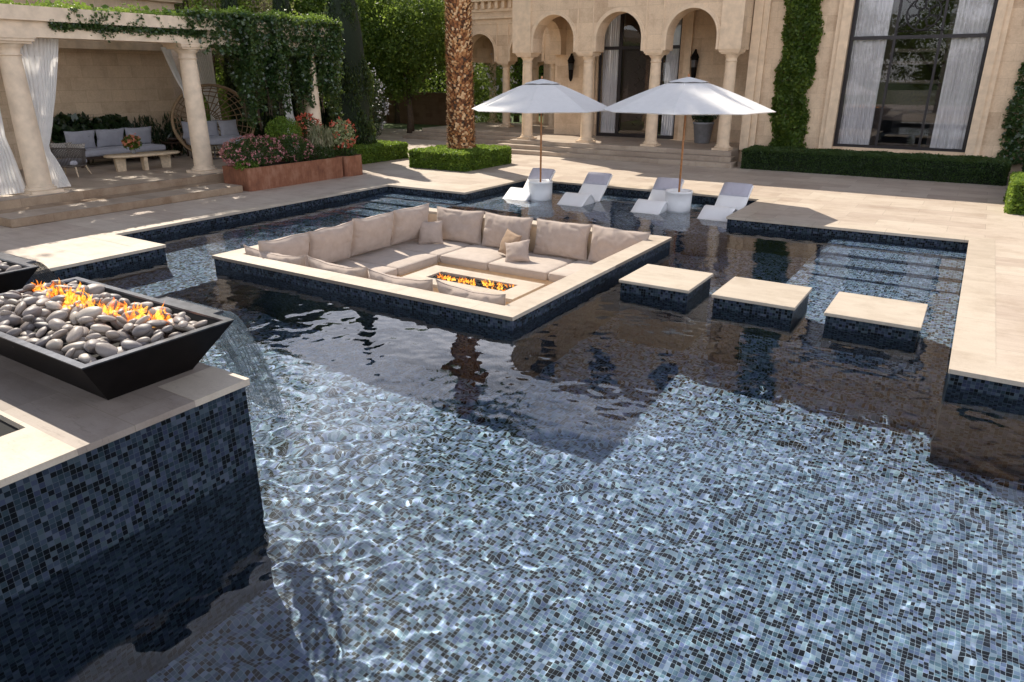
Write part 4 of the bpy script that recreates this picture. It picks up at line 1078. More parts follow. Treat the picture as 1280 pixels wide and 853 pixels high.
# loggia wing, set back on the left
WC = [-16.15,-13.6,-11.9]; WX = [-17.43,-14.87,-12.33]; WY = 22.4
b = MB(); arch_wall(b, -17.8, -10.92, WY, WY+.6, 3.38, 6.6, WC[:2], .84, 3.74)
b.box(-14.3,-10.92,25.2,25.6,0,6.6); b.box(-17.8,-17.3,WY+.6,25.1,3.38,6.6)
arch_b = MB(); arch_wall(arch_b, -17.8, -14.3, 25.1, 25.6, 3.38, 6.6, [-16.15], .84, 3.74)
n0 = len(b.v); b.v += arch_b.v; b.f += [tuple(i+n0 for i in f) for f in arch_b.f]; b.m += arch_b.m; b.sm += arch_b.sm
vb(b, 'wing_wall', M['stone'])
for c in WC[:2]:
    b = MB(); archivolt(b, c, WY, .84, 3.74, 3.38); vb(b, 'archivolt', M['stone_trim'])
b = MB()
b.box(-17.85,-10.95,WY-.12,WY+.01,5.2,5.3)
for k in range(18): b.box(-17.75+.37*k,-17.6+.37*k,WY-.2,WY+.01,5.62,5.92)
b.box(-18.0,-10.95,WY-.3,WY+.3,5.92,6.1); b.box(-17.85,-10.95,WY-.06,WY+.01,5.5,5.62)
for c in (-14.87,-12.33): 
    for s in (-.32,.32): b.box(c+s-.02,c+s+.02,WY-.03,WY+.01,3.4,5.0)
for c in WC[:2]: b.box(c-.92,c+.92,WY-.03,WY+.01,4.98,5.04)
b.box(-13.9,-13.6,25.05,25.21,LZ,4); b.box(-12.9,-12.6,25.05,25.21,LZ,4)
vb(b, 'wing_cornice', M['stone_trim'])
for x in WX: column(villa, x, WY+.3, LZ, 3.38, .19)
for x in (-17.43,-14.87): column(villa, x, 25.35, LZ, 3.38, .19)
b = MB(); b.box(-17.8,-10.92,WY,25.6,6.5,6.65); vb(b, 'wing_ceiling', M['stone_trim'])

# steps and terrace of the villa
t = thing('villa_steps', 'long low flight of travertine steps up to the arched loggia', 'steps', (-6.5,16.5,0))
b = MB()
for k in range(3): b.bbox(-10.9-.35*(3-k)+.3, -2.0-.12*k-.1, 16.2+.36*k, 17.0, .0 if k == 0 else .15*k, .15*(k+1), .012)
b.box(-10.95,-2.42,16.99,20.4,.02,.4495)
rel(b, t).build('front_flight', M['stairs'], t)
b = MB()
for k in range(3): b.bbox(-17.6-.3*(3-k), -10.96, 19.3+.36*k, 25.6, .0 if k == 0 else .15*k, .15*(k+1)-.002, .012)
rel(b, t).build('wing_flight', M['stairs'], t)

# wall lanterns, big grey pot
for (x, z), lb in (((-10.05,3.05), 'black iron wall lantern in the left arch of the loggia'), ((-4.93,3.12), 'black iron wall lantern in the right arch of the loggia')):
    t = thing('wall_lantern', lb, 'lantern', (x,20.1,z-.5), group='iron lanterns on the loggia wall')
    b = MB(); b.rings([[(r*math.cos(k*PI/3), r*math.sin(k*PI/3), z_) for k in range(6)] for r, z_ in ((.03,.0),(.09,.12),(.11,.42),(.145,.74),(.17,.78),(.13,.86),(.05,.98),(.02,1.06))]); b.build('lantern_body', M['black_metal'], t)
    b = MB(); b.tube([(0,0,1.0),(0,.1,1.05),(0,.2,.9)], .018, 6); b.build('bracket', M['black_metal'], t)
    b = MB(); b.rings([[(r*math.cos(k*PI/3), r*math.sin(k*PI/3), z_) for k in range(6)] for r, z_ in ((.12,.44),(.14,.70))], cap=False); b.build('lantern_pane', M['rim_metal'], t)
t = thing('potted_shrub', 'big tapered grey pot with a dark shrub by the right loggia column', 'potted plant', (-4.18,19.5,LZ))
b = MB(); b.smooth = True; b.lathe([(.26,0),(.28,.02),(.36,.66),(.385,.67),(.385,.74),(.35,.74),(.33,.66),(.02,.66)], n=28); b.build('pot', M['grey_pot'], t)
leafmesh('foliage', ell(700, (0,0,.98), (.45,.42,.34), .2), .12, M['darkleaf'], t)
# ------------------------------------------------------------------ pergola terrace
t = thing('terrace_steps', 'two weathered stone steps and raised floor under the pergola', 'steps', (-12,2,0))
b = MB(); b.bbox(-11.9,-11.12,-.72,4.66,0,.17,.02); b.box(-12.9,-11.9,-.72,4.66,0,.166); b.box(-13.4,-12.3,-9,-.3,0,.168); rel(b, t).build('lower_step', M['riser'], t)
b = MB(); b.quad((-11.93,-.70,.172),(-11.13,-.70,.172),(-11.13,4.64,.172),(-11.93,4.64,.172)); rel(b, t).build('tread', M['stairs'], t)
b = MB(); b.bbox(-22,-12.45,-9,5.35,0,.34,.02); b.box(-22,-12.6,5.35,10.4,0,.338); rel(b, t).build('upper_step', M['riser'], t)
b = MB(); b.quad((-22,-9,.343),(-12.47,-9,.343),(-12.47,5.33,.343),(-22,5.33,.343)); b.quad((-22,5.33,.343),(-12.62,5.33,.343),(-12.62,10.38,.343),(-22,10.38,.343)); rel(b, t).build('terrace_floor', M['stairs'], t)

perg = thing('pergola', 'stone pergola with round columns and a flat lintel grown over with ivy', 'pergola', (-13,4,.34))
TZ = .343
def pb(b, name, mat_, parent=None):
    w = perg.location; b.v = [(x-w.x, y-w.y, z-w.z) for x, y, z in b.v]; return b.build(name, mat_, parent or perg)
PC = [(-13.0,.78),(-13.0,4.92),(-13.0,8.92)]
for (x, y) in PC:
    p_ = column(perg, x, y, .0, 3.2, .235, mat_=M['perg_stone'])
    # columns are authored from the thing's base height
b = MB(); b.box(-13.4,-12.62,.36,1.2,.0,.36); pb(b, 'column_plinth', M['perg_stone'])
b = MB()
b.box(-13.32,-12.68,-8,9.5,3.54,3.72); b.box(-13.28,-12.72,-8,9.5,3.72,3.86); b.box(-13.38,-12.62,-8,9.55,3.86,4.14); pb(b, 'lintel', M['perg_stone'])
b = MB()
b.box(-17.8,-13.3,9.1,9.5,3.56,3.86)
for k in range(20):
    y = -7.6+k*.86; b.box(-17.9,-13.38,y-.07,y+.07,3.862,4.05)
for k in range(8): b.box(-17.6+.55*k-.03,-17.6+.55*k+.03,-8,9.3,4.052,4.11)
pb(b, 'roof_beam', M['perg_stone'])
b = MB(); b.box(-13.9,-13.75,-8,9.2,3.56,3.66); b.box(-17.86,-17.6,-8,7.5,3.50,3.86); pb(b, 'inner_beam', M['perg_stone'])
t = thing('garden_house_wall', 'tall coursed stone wall behind the pergola sofa, with a moulded cornice above', 'wall', (-18,0,0))
b = MB(); b.box(-18.4,-17.88,-9,7.55,.0,4.2); b.box(-20.6,-19.6,-9,9.2,0,5.1); rel(b, t).build('stone_wall', M['perg_wall'], t)
b = MB(); b.box(-20.7,-19.4,-9,9.4,5.1,5.22); b.box(-20.8,-19.1,-9,9.7,5.22,5.36); b.box(-20.8,-18.8,-9,10,5.36,5.9); rel(b, t).build('cornice', M['perg_stone'], t)

# curtains tied to the columns
def drape(label, top, mid, bot, wtop, wmid, wbot, ztop, zmid, zbot, ax=(0,1), seed=0):
    """curtain gathered at zmid; widths along ax, centres given"""
    b = MB(); b.smooth = True; P = []; folds = 9; nn = folds*8
    for i in range(nn+1):
        u = i/nn; row = []
        for j in range(25):
            v = j/24; z = zbot+(ztop-zbot)*v; vm = (zmid-zbot)/(ztop-zbot)
            if v > vm: s_ = (v-vm)/(1-vm); s2 = s_**.8; w = wmid+(wtop-wmid)*s2; c = Vector(mid).lerp(Vector(top), s2)
            else: s_ = 1-v/vm; s2 = s_**.7; w = wmid+(wbot-wmid)*s2; c = Vector(mid).lerp(Vector(bot), s2)
            a_ = .03*(.35+.65*min(1,w/.5))*(1+.5*math.sin(u*9+seed)); ph = folds*2*PI*(u+.05*math.sin(u*7+seed))+seed+.5*math.sin(v*5+u*4)
            along = (u-.5)*w+.02*math.cos(ph); acr = a_*math.sin(ph)
            row.append((c.x+ax[0]*along-ax[1]*acr, c.y+ax[1]*along+ax[0]*acr, z))
        P.append(row)
    b.grid(P)
    o = b.build('curtain', M['sheer']); return tag(o, label, 'curtain', 'white outdoor curtains of the pergola')
drape('white curtain tied back right of the nearest pergola column', (-13.05,1.45), (-13.05,1.06), (-13.0,1.18), .85, .14, .55, 3.55, 1.25, .40, seed=1)
drape('white curtain hanging at the left picture edge beside the nearest pergola column', (-13.05,.0), (-13.05,.10), (-13.05,.12), .9, .55, .85, 3.55, 1.5, .38, seed=2)
drape('white curtain at the far back corner of the pergola above the nest chair', (-17.2,8.2), (-17.2,8.5), (-17.2,8.5), .85, .3, .4, 3.75, 1.9, .4, ax=(.25,.97), seed=3)
drape('white curtain hanging beside the ivy curtain above the round bush', (-13.2,8.1), (-13.2,8.18), (-13.2,8.25), .32, .26, .42, 3.2, 1.7, .6, seed=5)
drape('narrow white curtain strip just left of the second pergola column', (-14.8,5.5), (-14.6,5.75), (-14.6,5.75), .5, .2, .2, 3.5, 2.4, 2.2, ax=(-.6,.8), seed=6)

# ------------------------------------------------------------------ terrace furniture
Z1 = .345
def rrect(w, d, r, n=5):
    pts = []
    for (cx, cy_, s) in ((w/2-r,d/2-r,0),(-w/2+r,d/2-r,1),(-w/2+r,-d/2+r,2),(w/2-r,-d/2+r,3)):
        for k in range(n+1): a_ = s*PI/2+k*PI/2/n; pts.append((cx+r*math.cos(a_), cy_+r*math.sin(a_)))
    return pts
def softbox(w, d, h, r=.05):
    b = MB(); b.smooth = True
    def rg(i, z): return [(x*(1-2*i/w), y*(1-2*i/d), z) for x, y in rrect(w, d, r)]
    b.rings([rg(.04,0),rg(.008,.02),rg(0,.05),rg(0,h-.05),rg(.012,h-.015),rg(.05,h),rg(min(w,d)*.3,h+.018)]); return b
t = thing('outdoor_sofa', 'low grey three seat outdoor sofa along the pergola back wall', 'sofa', (-17.15,4.95,Z1), 0)
b = softbox(.86, 2.62, .17); o = b.build('seat_cushion', M['grey_cush'], t); o.location = (0,0,.27)
b = MB(); b.box(-.45,.45,-1.38,1.38,.20,.265); b.build('frame', M['dark_wood'], t)
for sx in (-.38,.38):
    for sy in (-1.28,1.28): b = MB(); b.box(sx-.03,sx+.03,sy-.03,sy+.03,0,.2); b.build('leg', M['dark_wood'], t)
for k in range(3):
    o = cushion(.86,.54,.22,50+k,wr=.5,nu=14,nv=12).build('back_cushion', M['grey_cush'], t); o.matrix_local = Matrix.Translation((-.30,-.88+.88*k,.43)) @ Matrix.Rotation(PI/2, 4, 'Z') @ Matrix.Rotation(R(12), 4, 'X')
t = thing('rope_armchair', 'charcoal rope armchair with pale splayed legs seen from behind, beside the tied curtain', 'armchair', (-15.25,2.6,Z1), R(35))
b = MB(); b.smooth = True
for k in range(46):
    a_ = R(-115+230*k/45); z0_ = .28; z1_ = .72-.10*abs(a_/2)**2*.5
    b.tube([(.36*math.sin(a_),-.34*math.cos(a_),z0_),(.41*math.sin(a_),-.39*math.cos(a_),z1_)], .0105, 4)
b.build('rope_back', M['rope'], t)
b = MB(); b.smooth = True
for rr, zf in ((.36,lambda a_: .27),(.415,lambda a_: .73-.05*abs(a_/2)**2*2)): b.tube([(rr*math.sin(R(-118+236*k/20)),-(rr-.01)*math.cos(R(-118+236*k/20)),zf(R(-118+236*k/20))) for k in range(21)], .02, 6)
b.build('frame', M['rope'], t)
for sx, sy in ((-1,-1),(1,-1),(-1,1),(1,1)): b = MB(); b.tube([(sx*.25,sy*.22,.28),(sx*.33,sy*.32,0)], [.024,.014], 6); b.build('leg', M['table_wood'], t)
b = softbox(.62,.62,.13); o = b.build('seat_cushion', M['grey_cush'], t); o.location = (0,0,.29)
for (x, y, rz, s), lb in (((-15.55,2.62,60,.44),'grey checked pillow standing in the rope armchair, the taller one behind'), ((-15.25,2.8,35,.42),'grey checked pillow lying lower in the rope armchair, in front')):
    o = cushion(s+.06,s-.04,.16,70+rz,wr=.6,nu=14,nv=14,pinch=.1).build('patterned_pillow', M['pattern']); tag(o, lb, 'pillow', 'checked pillows on the rope armchair')
    o.matrix_world = Matrix.Translation((x,y,Z1+.42)) @ Matrix.Rotation(R(rz), 4, 'Z') @ Matrix.Rotation(R(-14), 4, 'X')
t = thing('coffee_table', 'oval pale coffee table on three slab legs in front of the grey sofa', 'coffee table', (-14.95,4.42,Z1), R(78))
b = MB(); b.smooth = True; rs = []
for k_, z in ((.96,.375),(1,.39),(1,.42),(.98,.432)): rs.append([(k_*.98*math.copysign(abs(math.cos(a_))**.8,math.cos(a_)), k_*.42*math.copysign(abs(math.sin(a_))**.8,math.sin(a_)), z) for a_ in [2*PI*j/36 for j in range(36)]])
b.rings(rs); b.build('table_top', M['table_wood'], t)
for x, y, rz in ((-.62,-.02,10),(-.05,-.18,90),(.6,.05,-20)):
    b = MB(); b.rings([[(-.11,-.05,0),(.11,-.05,0),(.11,.05,0),(-.11,.05,0)],[(-.15,-.05,.376),(.15,-.05,.376),(.15,.05,.376),(-.15,.05,.376)]], M=Matrix.Translation((x,y,0)) @ Matrix.Rotation(R(rz),4,'Z')); b.build('leg', M['table_wood'], t)
def bouquet(name, label, loc, vase_h, parts, mats_, cat='flowers'):
    t = thing(name, label, cat, loc); b = MB(); b.smooth = True; b.lathe([(.045,0),(.07,.03),(.075,.09),(.045,vase_h),(.05,vase_h+.01)], n=16); b.build('vase', M['grey_pot'], t)
    return t
t = bouquet('flower_vase', 'small vase of peach and pink flowers on the oval coffee table', (-15.0,4.2,Z1+.433), .14, None, None)
leafmesh('greenery', ell(520,(0,0,.30),(.26,.26,.20),.1), .07, M['tree'], t)
V0_, F0_ = [], []; C = []
for c in ell(16,(0,0,.33),(.21,.21,.16),.6): C.append(c+rng.normal(size=(34,3))*.024)
leafmesh('blossom', np.vstack(C), .05, M['orangef'], t, aspect=.9)
t = thing('side_table', 'small dark side table with low plant dish right of the grey sofa', 'side table', (-17.2,6.85,Z1))
b = MB(); b.bbox(-.28,.28,-.3,.3,.42,.47,.01); b.build('table_top', M['dark_wood'], t)
for sx in (-.24,.24):
    for sy in (-.26,.26): b = MB(); b.box(sx-.02,sx+.02,sy-.02,sy+.02,0,.42); b.build('leg', M['dark_wood'], t)
t = thing('potted_plant', 'spiky dark plant in a bowl standing on the small side table', 'potted plant', (-17.2,6.85,Z1+.472))
b = MB(); b.smooth = True; b.lathe([(.1,0),(.2,.05),(.23,.13),(.2,.12),(.02,.1)], n=18); b.build('pot', M['dark_wood'], t)
leafmesh('foliage', ell(240,(0,0,.3),(.26,.26,.3),.1), .16, M['darkleaf'], t, flat=.5, up=(0,0,1), aspect=.25)
def bigleaf(name, label, c, r, n, s, mat_='darkleaf', **kw):
    t = thing(name, label, 'plant', (c[0],c[1],Z1)); b = MB()
    for k in range(9):
        e = (random.uniform(-1,1)*r[0]*.6, random.uniform(-1,1)*r[1]*.7, c[2]-Z1+random.uniform(-.3,.4)*r[2]); b.tube([(e[0]*.3,e[1]*.5,0),(e[0]*.6,e[1]*.8,e[2]*.6),e], [.02,.014,.008], 5)
    b.build('stem', M['trunk'], t)
    leafmesh('foliage', ell(n,(0,0,c[2]-Z1),r,.2), s, M[mat_], t, **kw)
bigleaf('broadleaf_shrub', 'dark broadleaved shrub behind the left half of the grey sofa', (-17.62,4.15,1.25), (.22,.95,.52), 620, .24, aspect=.75)
bigleaf('broadleaf_shrub', 'dark broadleaved shrub behind the middle of the grey sofa', (-17.62,5.2,1.22), (.22,.6,.45), 320, .24, aspect=.75)
bigleaf('spiky_shrub', 'thin upright dark shrub behind the right end of the grey sofa', (-17.55,6.2,1.0), (.2,.55,.65), 420, .2, flat=.6, up=(0,0,1), aspect=.22)
bigleaf('spiky_shrub', 'upright dark shrub in the corner behind the side table', (-17.5,7.1,.95), (.25,.45,.75), 420, .2, flat=.6, up=(0,0,1), aspect=.25)

# round rattan nest chair
t = thing('rattan_nest_chair', 'big round rattan nest chair with grey cushions behind the second pergola column', 'nest chair', (-15.9,7.45,Z1), R(-112))
b = MB(); b.smooth = True; Rr = 1.08; zc = 1.08
def shell(u, ph):        # u: 0 back pole .. 1 rim ; local +y is the open side
    r = Rr*math.sin(u*PI/2); return (r*math.cos(ph)*1.12, -1.0*math.cos(u*PI/2)*.85+.12, zc+r*math.sin(ph))
for k in range(30):
    ph = 2*PI*k/30; b.tube([shell(u/8, ph) for u in range(1,9)], .016, 4)
for u in (.2,.35,.5,.62,.74,.86): b.tube([shell(u, 2*PI*k/40) for k in range(41)], .015, 4, False)
b.build('rattan_shell', M['wicker'], t)
b = MB(); b.smooth = True; b.tube([shell(1, 2*PI*k/48) for k in range(49)], .045, 8, False); b.build('hoop', M['wicker'], t)
b = MB(); b.smooth = True; b.tube([(.8*math.cos(2*PI*k/24),.6*math.sin(2*PI*k/24)+.05,.03) for k in range(25)], .03, 6, False)
for k in range(5): a_ = 2*PI*k/5; b.tube([(.8*math.cos(a_),.6*math.sin(a_)+.05,.03),(.5*math.cos(a_),.35*math.sin(a_),.35)], .025, 6)
b.build('stand', M['rope'], t)
b = softbox(1.7,.9,.2,.2); o = b.build('seat_cushion', M['grey_cush'], t); o.location = (0,.05,.42)
for k, (x, rz) in enumerate(((-.5,14),(.12,0),(.62,-20))):
    o = cushion(.62,.52,.2,80+k,wr=.7,nu=14,nv=12).build('back_cushion', M['grey_cush'], t); o.matrix_local = Matrix.Translation((x,-.22+.1*(abs(x)>.4),.6)) @ Matrix.Rotation(R(rz),4,'Z') @ Matrix.Rotation(R(14),4,'X')

# ------------------------------------------------------------------ rusty planters with flowers
t = thing('corten_planter', 'long rusty steel planter at the edge of the pool deck', 'planter', (-11.55,6.44,0))
def planter(t, w, d, h, r):
    b = MB()
    o_ = rrect(w, d, r); i_ = rrect(w-.09, d-.09, r*.8)
    b.rings([[(x,y,0) for x,y in o_],[(x,y,h) for x,y in o_],[(x,y,h) for x,y in i_],[(x,y,h-.08) for x,y in i_]], cap=False); b.build('shell', M['corten'], t)
    b = MB(); b.poly([(x,y,h-.07) for x,y in i_]); b.build('soil', M['soil'], t)
planter(t, 1.06, 3.3, .58, .06)
t = thing('corten_planter', 'short rounded rusty steel planter at the far end of the long one', 'planter', (-11.35,8.52,0)); planter(t, .8, .72, .58, .16)
def bushlet(name, label, c, r, n, s, matl, n2=0, s2=.06, matf=None, dz=0, cat='flowering plant', **kw):
    t = thing(name, label, cat, (c[0],c[1],.5)); zc_ = c[2]-.5
    b = MB()
    for k in range(6): a_ = k*1.05; b.tube([(0,0,0),(r[0]*.5*math.cos(a_),r[1]*.5*math.sin(a_),zc_*.6+.05),(r[0]*.8*math.cos(a_),r[1]*.8*math.sin(a_),zc_+.05)], [.014,.01,.005], 4)
    b.build('stem', M['trunk'], t)
    leafmesh('foliage', ell(n,(0,0,zc_),r,.25), s, M[matl], t, **kw)
    if n2:
        C = ell(n2,(0,0,zc_+dz),(r[0]*1.04,r[1]*1.04,r[2]*1.06),.93); C = C[C[:,2] > zc_-r[2]*.75]
        C = np.vstack([c_+rng.normal(size=(5,3))*s2*.45 for c_ in C]); leafmesh('blossom', C, s2, M[matf], t, aspect=.9)
    return t
bushlet('pink_flower_bush', 'spreading bush covered in small pink blossoms over the near end of the long planter', (-11.45,5.35,.92), (.62,.85,.40), 3400, .055, 'hedge_dark', 380, .040, 'pinkf')
bushlet('pink_flower_bush', 'pink blossoming bush in the middle of the long planter below the round bush', (-11.4,6.55,.9), (.5,.62,.36), 2300, .055, 'hedge_dark', 160, .038, 'pinkf')
bushlet('lime_groundcover', 'small lime green trailing plant at the near corner of the long planter', (-11.3,4.98,.62), (.3,.34,.14), 900, .045, 'lime')
bushlet('topiary_ball', 'round clipped green bush behind the pink flowers', (-12.15,7.0,1.25), (.52,.52,.48), 6000, .045, 'hedge', cat='clipped bush')
bushlet('red_flower_plant', 'red flowering plant between the round bush and the third pergola column', (-12.2,7.95,1.3), (.34,.4,.42), 900, .06, 'hedge_dark', 150, .055, 'redf')
bushlet('dark_groundcover', 'low dark green planting filling the far half of the long planter', (-11.45,7.55,.68), (.46,.65,.28), 2200, .055, 'hedge_dark', cat='plant')
bushlet('feathery_grass', 'tuft of pale brown feathery grass in the long planter near its far end', (-11.5,7.75,1.05), (.32,.42,.42), 700, .2, 'grassy', cat='grass plant', flat=.75, up=(0,0,1), aspect=.12)
bushlet('variegated_shrub', 'pale cream and green shrub growing out of the short planter', (-11.4,8.5,1.15), (.38,.42,.45), 1100, .075, 'varieg', 60, .06, 'redf', cat='shrub')
bushlet('dark_groundcover', 'dark leafy plant around the foot of the pale shrub in the short planter', (-11.35,8.5,.68), (.36,.36,.22), 1000, .055, 'hedge_dark', cat='plant')

# ------------------------------------------------------------------ ivy
def strand_cloud(x, ys, z_top, lens, dens, sx=.16, sc_=.05):
    C = []
    for y in ys:
        ln = lens(y)*random.uniform(.35,1.1); n = int(ln*dens); xx = x+random.gauss(0,sx)
        if n <= 0: continue
        z = z_top-rng.random(n)**1.15*ln; C.append(np.stack([xx+rng.normal(0,.06,n), y+rng.normal(0,sc_,n)+.05*np.sin(z*4+y), z], 1))
    return np.vstack(C)
ivy = []
def ln(y):
    if y < 6.35: return .5+.45*max(0,(y-5.0))
    if y < 7.75: return 2.35+.35*math.sin(y*5)
    if y < 8.35: return .7
    if y < 9.9: return 2.3+.3*math.sin(y*4)
    return 1.2
C = strand_cloud(-12.92, rng.uniform(4.75,10.0,420), 4.3, ln, 120, .2)
n = 3400; yy = rng.uniform(5.05,9.95,n); C = np.vstack([C, np.stack([-12.55+rng.normal(0,.05,n), yy, 3.3+1.0*rng.random(n)], 1)[(yy > 5.6) | (rng.random(n) < .45)]])
n = 900; C = np.vstack([C, np.stack([rng.uniform(-13.35,-12.6,n), 9.62+rng.normal(0,.06,n), 3.3+1.0*rng.random(n)], 1)])
t = thing('ivy_curtain', 'thick dark ivy curtain hanging over the far half of the pergola', 'ivy', (-12.95,7.3,4.1))
off = np.array([-12.95,7.3,4.1]); leafmesh('leaves', C-off, .085, M['ivy'], t, aspect=.8)
n = 3600; C = np.stack([rng.uniform(-13.35,-12.6,n), rng.uniform(4.3,10.0,n), 4.13+np.abs(rng.normal(0,.08,n))], 1); C[:,2] += .06*np.sin(C[:,1]*5)+.12*np.clip((C[:,1]-4.5)/2,0,1)
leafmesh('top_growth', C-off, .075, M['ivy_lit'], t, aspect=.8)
b = MB()
for k in range(16):
    y = random.uniform(5.6,9.6); b.tube([(random.gauss(0,.1),y-7.3,.1),(random.gauss(0,.12),y-7.3+random.gauss(0,.1),-1.2),(random.gauss(0,.12),y-7.3+random.gauss(0,.15),-2.4)], .012, 4)
b.build('vine_stem', M['trunk'], t)
t = thing('ivy_garland', 'thin ivy trailing along the pergola lintel above the sofa', 'ivy', (-12.7,2.5,3.8)); off = np.array([-12.7,2.5,3.8])
n = 2600; y = rng.uniform(1.55,5.3,n); C = np.stack([np.full(n,-12.66)+rng.normal(0,.035,n), y, 3.80+.03*np.sin(y*6)+rng.normal(0,.055,n)*(.7+.6*np.sin(y*3.1)**2)], 1)
k = []
for q_ in range(13):
    y0 = random.uniform(.2,5.2); m_ = 26; s_ = np.linspace(0,1,m_); k.append(np.stack([np.full(m_,-12.58), y0+s_*random.uniform(-.5,.5)+.05*np.sin(s_*9), 4.14-s_*random.uniform(.2,.75)], 1)+rng.normal(0,.02,(m_,3)))
leafmesh('leaves', np.vstack([C]+k)-off, .06, M['ivy'], t, aspect=.8)
n = 2600; y = rng.uniform(-2,5.0,n); C = np.stack([rng.uniform(-13.3,-12.62,n), y, 4.15+np.abs(rng.normal(0,.05,n))*(1+.8*np.sin(y*4.0)+.5*np.sin(y*9))], 1)
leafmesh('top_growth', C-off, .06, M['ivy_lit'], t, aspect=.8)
def ivy_column(label, xa, xb, ztop, n, y=18.16, taper=0, z0=.45):
    t = thing('ivy_column', label, 'ivy', ((xa+xb)/2, y, z0), group='ivy columns on the villa wall')
    z = rng.uniform(z0, ztop, n); u = rng.random(n); w = (xb-xa)*(1-taper*(z/ztop)); c = (xa+xb)/2+.06*np.sin(z*2.1)+(taper*.2*z/ztop if taper else 0)
    edge = .09*np.sin(z*5)+.05*np.sin(z*13)
    x = c+(u-.5)*(w+edge); dpt = .30*np.sqrt(np.clip(1-(2*u-1)**2,0,1))*(.8+.3*np.sin(z*4+u*6))
    dpt *= 1+.35*np.sin(z*2.7+x*9)+.25*np.sin(z*7.1-x*5)+.12*rng.normal(size=n)
    C = np.stack([x+rng.normal(0,.035,n), y-dpt*rng.uniform(.7,1.08,n), z], 1)-np.array(t.location)
    leafmesh('leaves', C, .10, M['ivy' if taper else 'tree'], t, aspect=.75)
    b = MB(); b.smooth = True; b.tube([(0,0,-.45),(.03,-.1,2),(-.04,-.1,ztop-z0-.3)], [.06,.05,.02], 6); b.build('stem', M['trunk'], t)
ivy_column('ivy climbing the villa wall left of the big window', -1.44, -.38, 8.2, 17000)
ivy_column('ivy climbing the villa wall at the right picture edge', 4.84, 6.9, 7.0, 15000, taper=.45)

# ------------------------------------------------------------------ trees and garden behind
def cypress(label, x, y, h, r, n=14000):
    t = thing('cypress', label, 'cypress', (x,y,0), group='tall columnar cypresses')
    z = h*rng.random(n); u = z/h; rad = r*np.minimum(1, (1-u)**.62*1.25)*(.9+.1*np.sin(z*3)); a_ = rng.uniform(0,2*PI,n); rr = rad*rng.uniform(.82,1.04,n)
    rr *= 1+.07*np.sin(a_*5+z*2)
    C = np.stack([rr*np.cos(a_), rr*np.sin(a_), z+.05], 1)
    core = MB(); core.rings([[(r*k_*math.cos(2*PI*j/12), r*k_*math.sin(2*PI*j/12), h*z_) for j in range(12)] for k_, z_ in ((.7,.02),(.85,.3),(.72,.6),(.4,.85),(.05,.97))], cap=False)
    leafmesh('crown', C, .12, M['cypress'], t, core, flat=.55, up=(0,0,1), aspect=.4)
    b = MB(); b.lathe([(.14,-.05),(.1,.6)], n=8); b.build('trunk', M['trunk'], t)
cypress('tallest cypress standing behind the short rusty planter', -14.15, 11.6, 6.9, .88, 20000)
cypress('cypress whose tip shows above the left part of the ivy, nearer the house wall', -17.4, 9.75, 6.6, .5)
cypress('cypress whose tip shows above the ivy curtain, second from the tallest', -17.2, 11.75, 6.8, .55)
cypress('dark cypress half hidden behind the ivy curtain beside the nest chair', -16.6, 10.6, 3.9, .6, 9000)
cypress('dark cypress hidden behind the third pergola column', -15.4, 11.3, 4.2, .6, 9000)
tree('plum_tree', 'thin plum tree with dusky pink foliage above the ivy', (-21.5,13.5,0), 2.2, (0,0,4.8), (2.4,2.4,2.0), 70, 110, .10, M['plum'], cl_r=.6)
for k, (x, y, h, r_, lb, mt, sz) in enumerate((
    (-23.5,21.5,5.4,3.2,'broad dark tree with hanging branches in front of the brown garden wall','tree',.17),
    (-20.3,22.0,5.2,2.6,'dark leafy tree just left of the palm trunk','tree',.16),
    (-27.5,19.5,6.5,3.6,'tall tree behind the tallest cypress','tree',.19),
    (-26.0,27.5,7.5,4.2,'yellow-green sunlit tree rising behind the garden wall','tree_lit',.2),
    (-20.5,32.5,8.0,4.6,'large tree beyond the loggia wing','tree',.22),
    (-15.0,35.5,6.5,4.2,'large tree seen through the arches of the wing','tree',.22),
    (-24.5,13.8,6.2,3.0,'tree behind the pink plum tree','tree_lit',.18),
    (-28.5,9.5,6.5,3.2,'dark tree above the ivy at the left','tree',.18),
    (-33.0,24.0,8.0,4.5,'far tree between the cypress and the garden wall','tree_lit',.22))):
    low = (k in (0,1))
    tree('garden_tree', lb, (x,y,0), 2.1 if low else 2.4, (0,0,h-(.6 if low else .2)), (r_,r_,r_*.92 if not low else r_*1.05), 150, 150, sz, M[mt], group='leafy trees of the garden', cl_r=.75, trunk_r=.17, branches=9)
    
bushlet_t = thing('oleander', 'loose shrub with white flowers right of the tallest cypress', 'flowering shrub', (-18.6,17.0,0))
leafmesh('foliage', ell(6000,(0,0,1.5),(.95,.95,1.6),.3), .10, M['darkleaf'], bushlet_t, aspect=.35)
C = ell(90,(0,0,1.65),(1.0,1.0,1.65),.9); leafmesh('blossom', np.vstack([c+rng.normal(size=(7,3))*.06 for c in C]), .085, M['whitef'], bushlet_t, aspect=.9)
b = MB(); b.tube([(0,0,-.05),(.1,.1,1),(0,.2,2)], [.05,.04,.02], 6); b.build('trunk', M['trunk'], bushlet_t)
t2 = thing('oleander', 'shrub with pale flowers seen between the palm trunk and the wing columns', 'flowering shrub', (-17.6,25.5,0))
leafmesh('foliage', ell(6000,(0,0,1.7),(1.3,1.3,1.9),.3), .12, M['tree'], t2, aspect=.4)
C = ell(110,(0,0,1.9),(1.35,1.35,1.9),.9); leafmesh('blossom', np.vstack([c+rng.normal(size=(7,3))*.07 for c in C]), .1, M['whitef'], t2, aspect=.9)
b = MB(); b.tube([(0,0,-.05),(.1,.1,1),(0,.2,2)], [.05,.04,.02], 6); b.build('trunk', M['trunk'], t2)
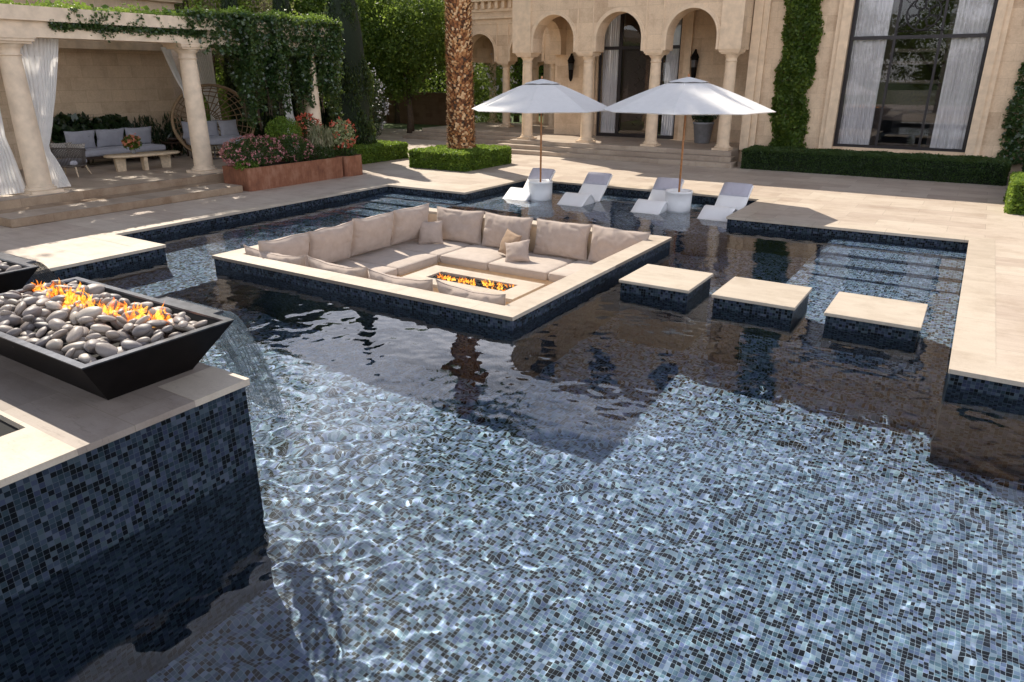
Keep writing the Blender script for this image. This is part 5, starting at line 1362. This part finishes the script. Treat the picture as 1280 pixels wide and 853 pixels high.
t = thing('garden_wall', 'low brown garden wall beyond the dark trees', 'wall', (-25,27.5,0))
b = MB(); b.box(-7,4.6,0,.4,0,1.72); b.box(-7.05,4.65,-.05,.45,1.72,1.82); b.box(-2.3,-1.7,-.1,.5,0,2.15); b.build('stone_wall', M['garden_wall'], t)
b = MB(); b.quad((-34,23.9,.004),(-21.05,23.9,.004),(-21.05,27.5,.004),(-34,27.5,.004)); b.quad((-34,27.9,.006),(-18,27.9,.006),(-18,60,.006),(-34,60,.006)); struct(b.build('lawn', M['grass']))
tag(leafmesh('shrubbery', np.vstack([ell(9000,(-30,16,1.6),(3,4,1.9),.3), ell(9000,(-24,31,2.2),(8,1.2,2.3),.3), ell(6000,(-22.5,9.0,1.6),(1.5,4,2.0),.3)]), .16, M['tree']), 'mass of green shrubs closing the garden behind the trees', kind='stuff', cat='shrubbery')
for k, (x, y, h, r_, lb) in enumerate(((-23.5,2.5,13.5,3.6,'unseen tall tree added behind the stone house to shade the terrace'),(-24.5,10.5,14.5,3.8,'unseen tallest tree added behind the stone house wall for shade'),(-25.0,13.0,12.5,3.0,'unseen tall tree added above the plum tree for shade'),(-23.0,-3.5,13.0,3.4,'unseen tall tree added beyond the left end of the pergola for shade'))):  # unseen trees added to throw shade on the pool's left side
    tree('added_shade_tree', lb, (x,y,0), h-3.2, (0,0,h), (r_,r_,r_*1.0), 75, 110, .22, M['tree'], group='unseen trees added to shade the left of the pool', cl_r=.85, trunk_r=.28)
n = 9000; C = np.stack([rng.uniform(-17.5,-13.4,n), rng.uniform(2.2,9.2,n), 4.12+np.abs(rng.normal(0,.08,n))], 1); C = C[(np.sin(C[:,0]*2.3+C[:,1]*1.1)+np.sin(C[:,1]*2.9-C[:,0])) > -.35]  # leaf clumps added to break up the striped shade of the beams
t = thing('added_roof_ivy', 'ivy added over the open pergola beams to break up their shade', 'ivy', (-15.4,4,4.1)); leafmesh('leaves', C-np.array([-15.4,4,4.1]), .15, M['ivy_lit'], t, aspect=.8)
hb = hedge('treeline', 'distant mass of tall trees closing off the garden', -42, -36, -14, 44, 10.5, M['tree'], 34, .5, cat='treeline', puff=.8); hb['kind'] = 'stuff'
hb = hedge('treeline', 'distant mass of tall trees beyond the loggia wing', -36, 6, 44, 48, 10.5, M['tree'], 34, .5, cat='treeline', puff=.8); hb['kind'] = 'stuff'
# far end of the garden, behind the viewer : mirrored in the windows
for k, (x, y, h, r_) in enumerate(((-6,-22,6,4),(1,-24,6.5,4.4),(9,-22,6,4),(16,-16,6,4),(-14,-20,7,4.5))):
    tree('garden_tree', ('tree mirrored in the left pane of the big window','tree mirrored in the middle pane of the big window','tree mirrored in the right pane of the big window','tree beyond the near right corner of the pool','tree beyond the near left end of the plinth')[k], (x,y,0), 2.2, (0,0,h-1.4), (r_,r_,r_*.95), 90, 90, .26, M['tree_lit' if k in (1,2) else 'tree'], group='leafy trees of the garden', cl_r=.9)
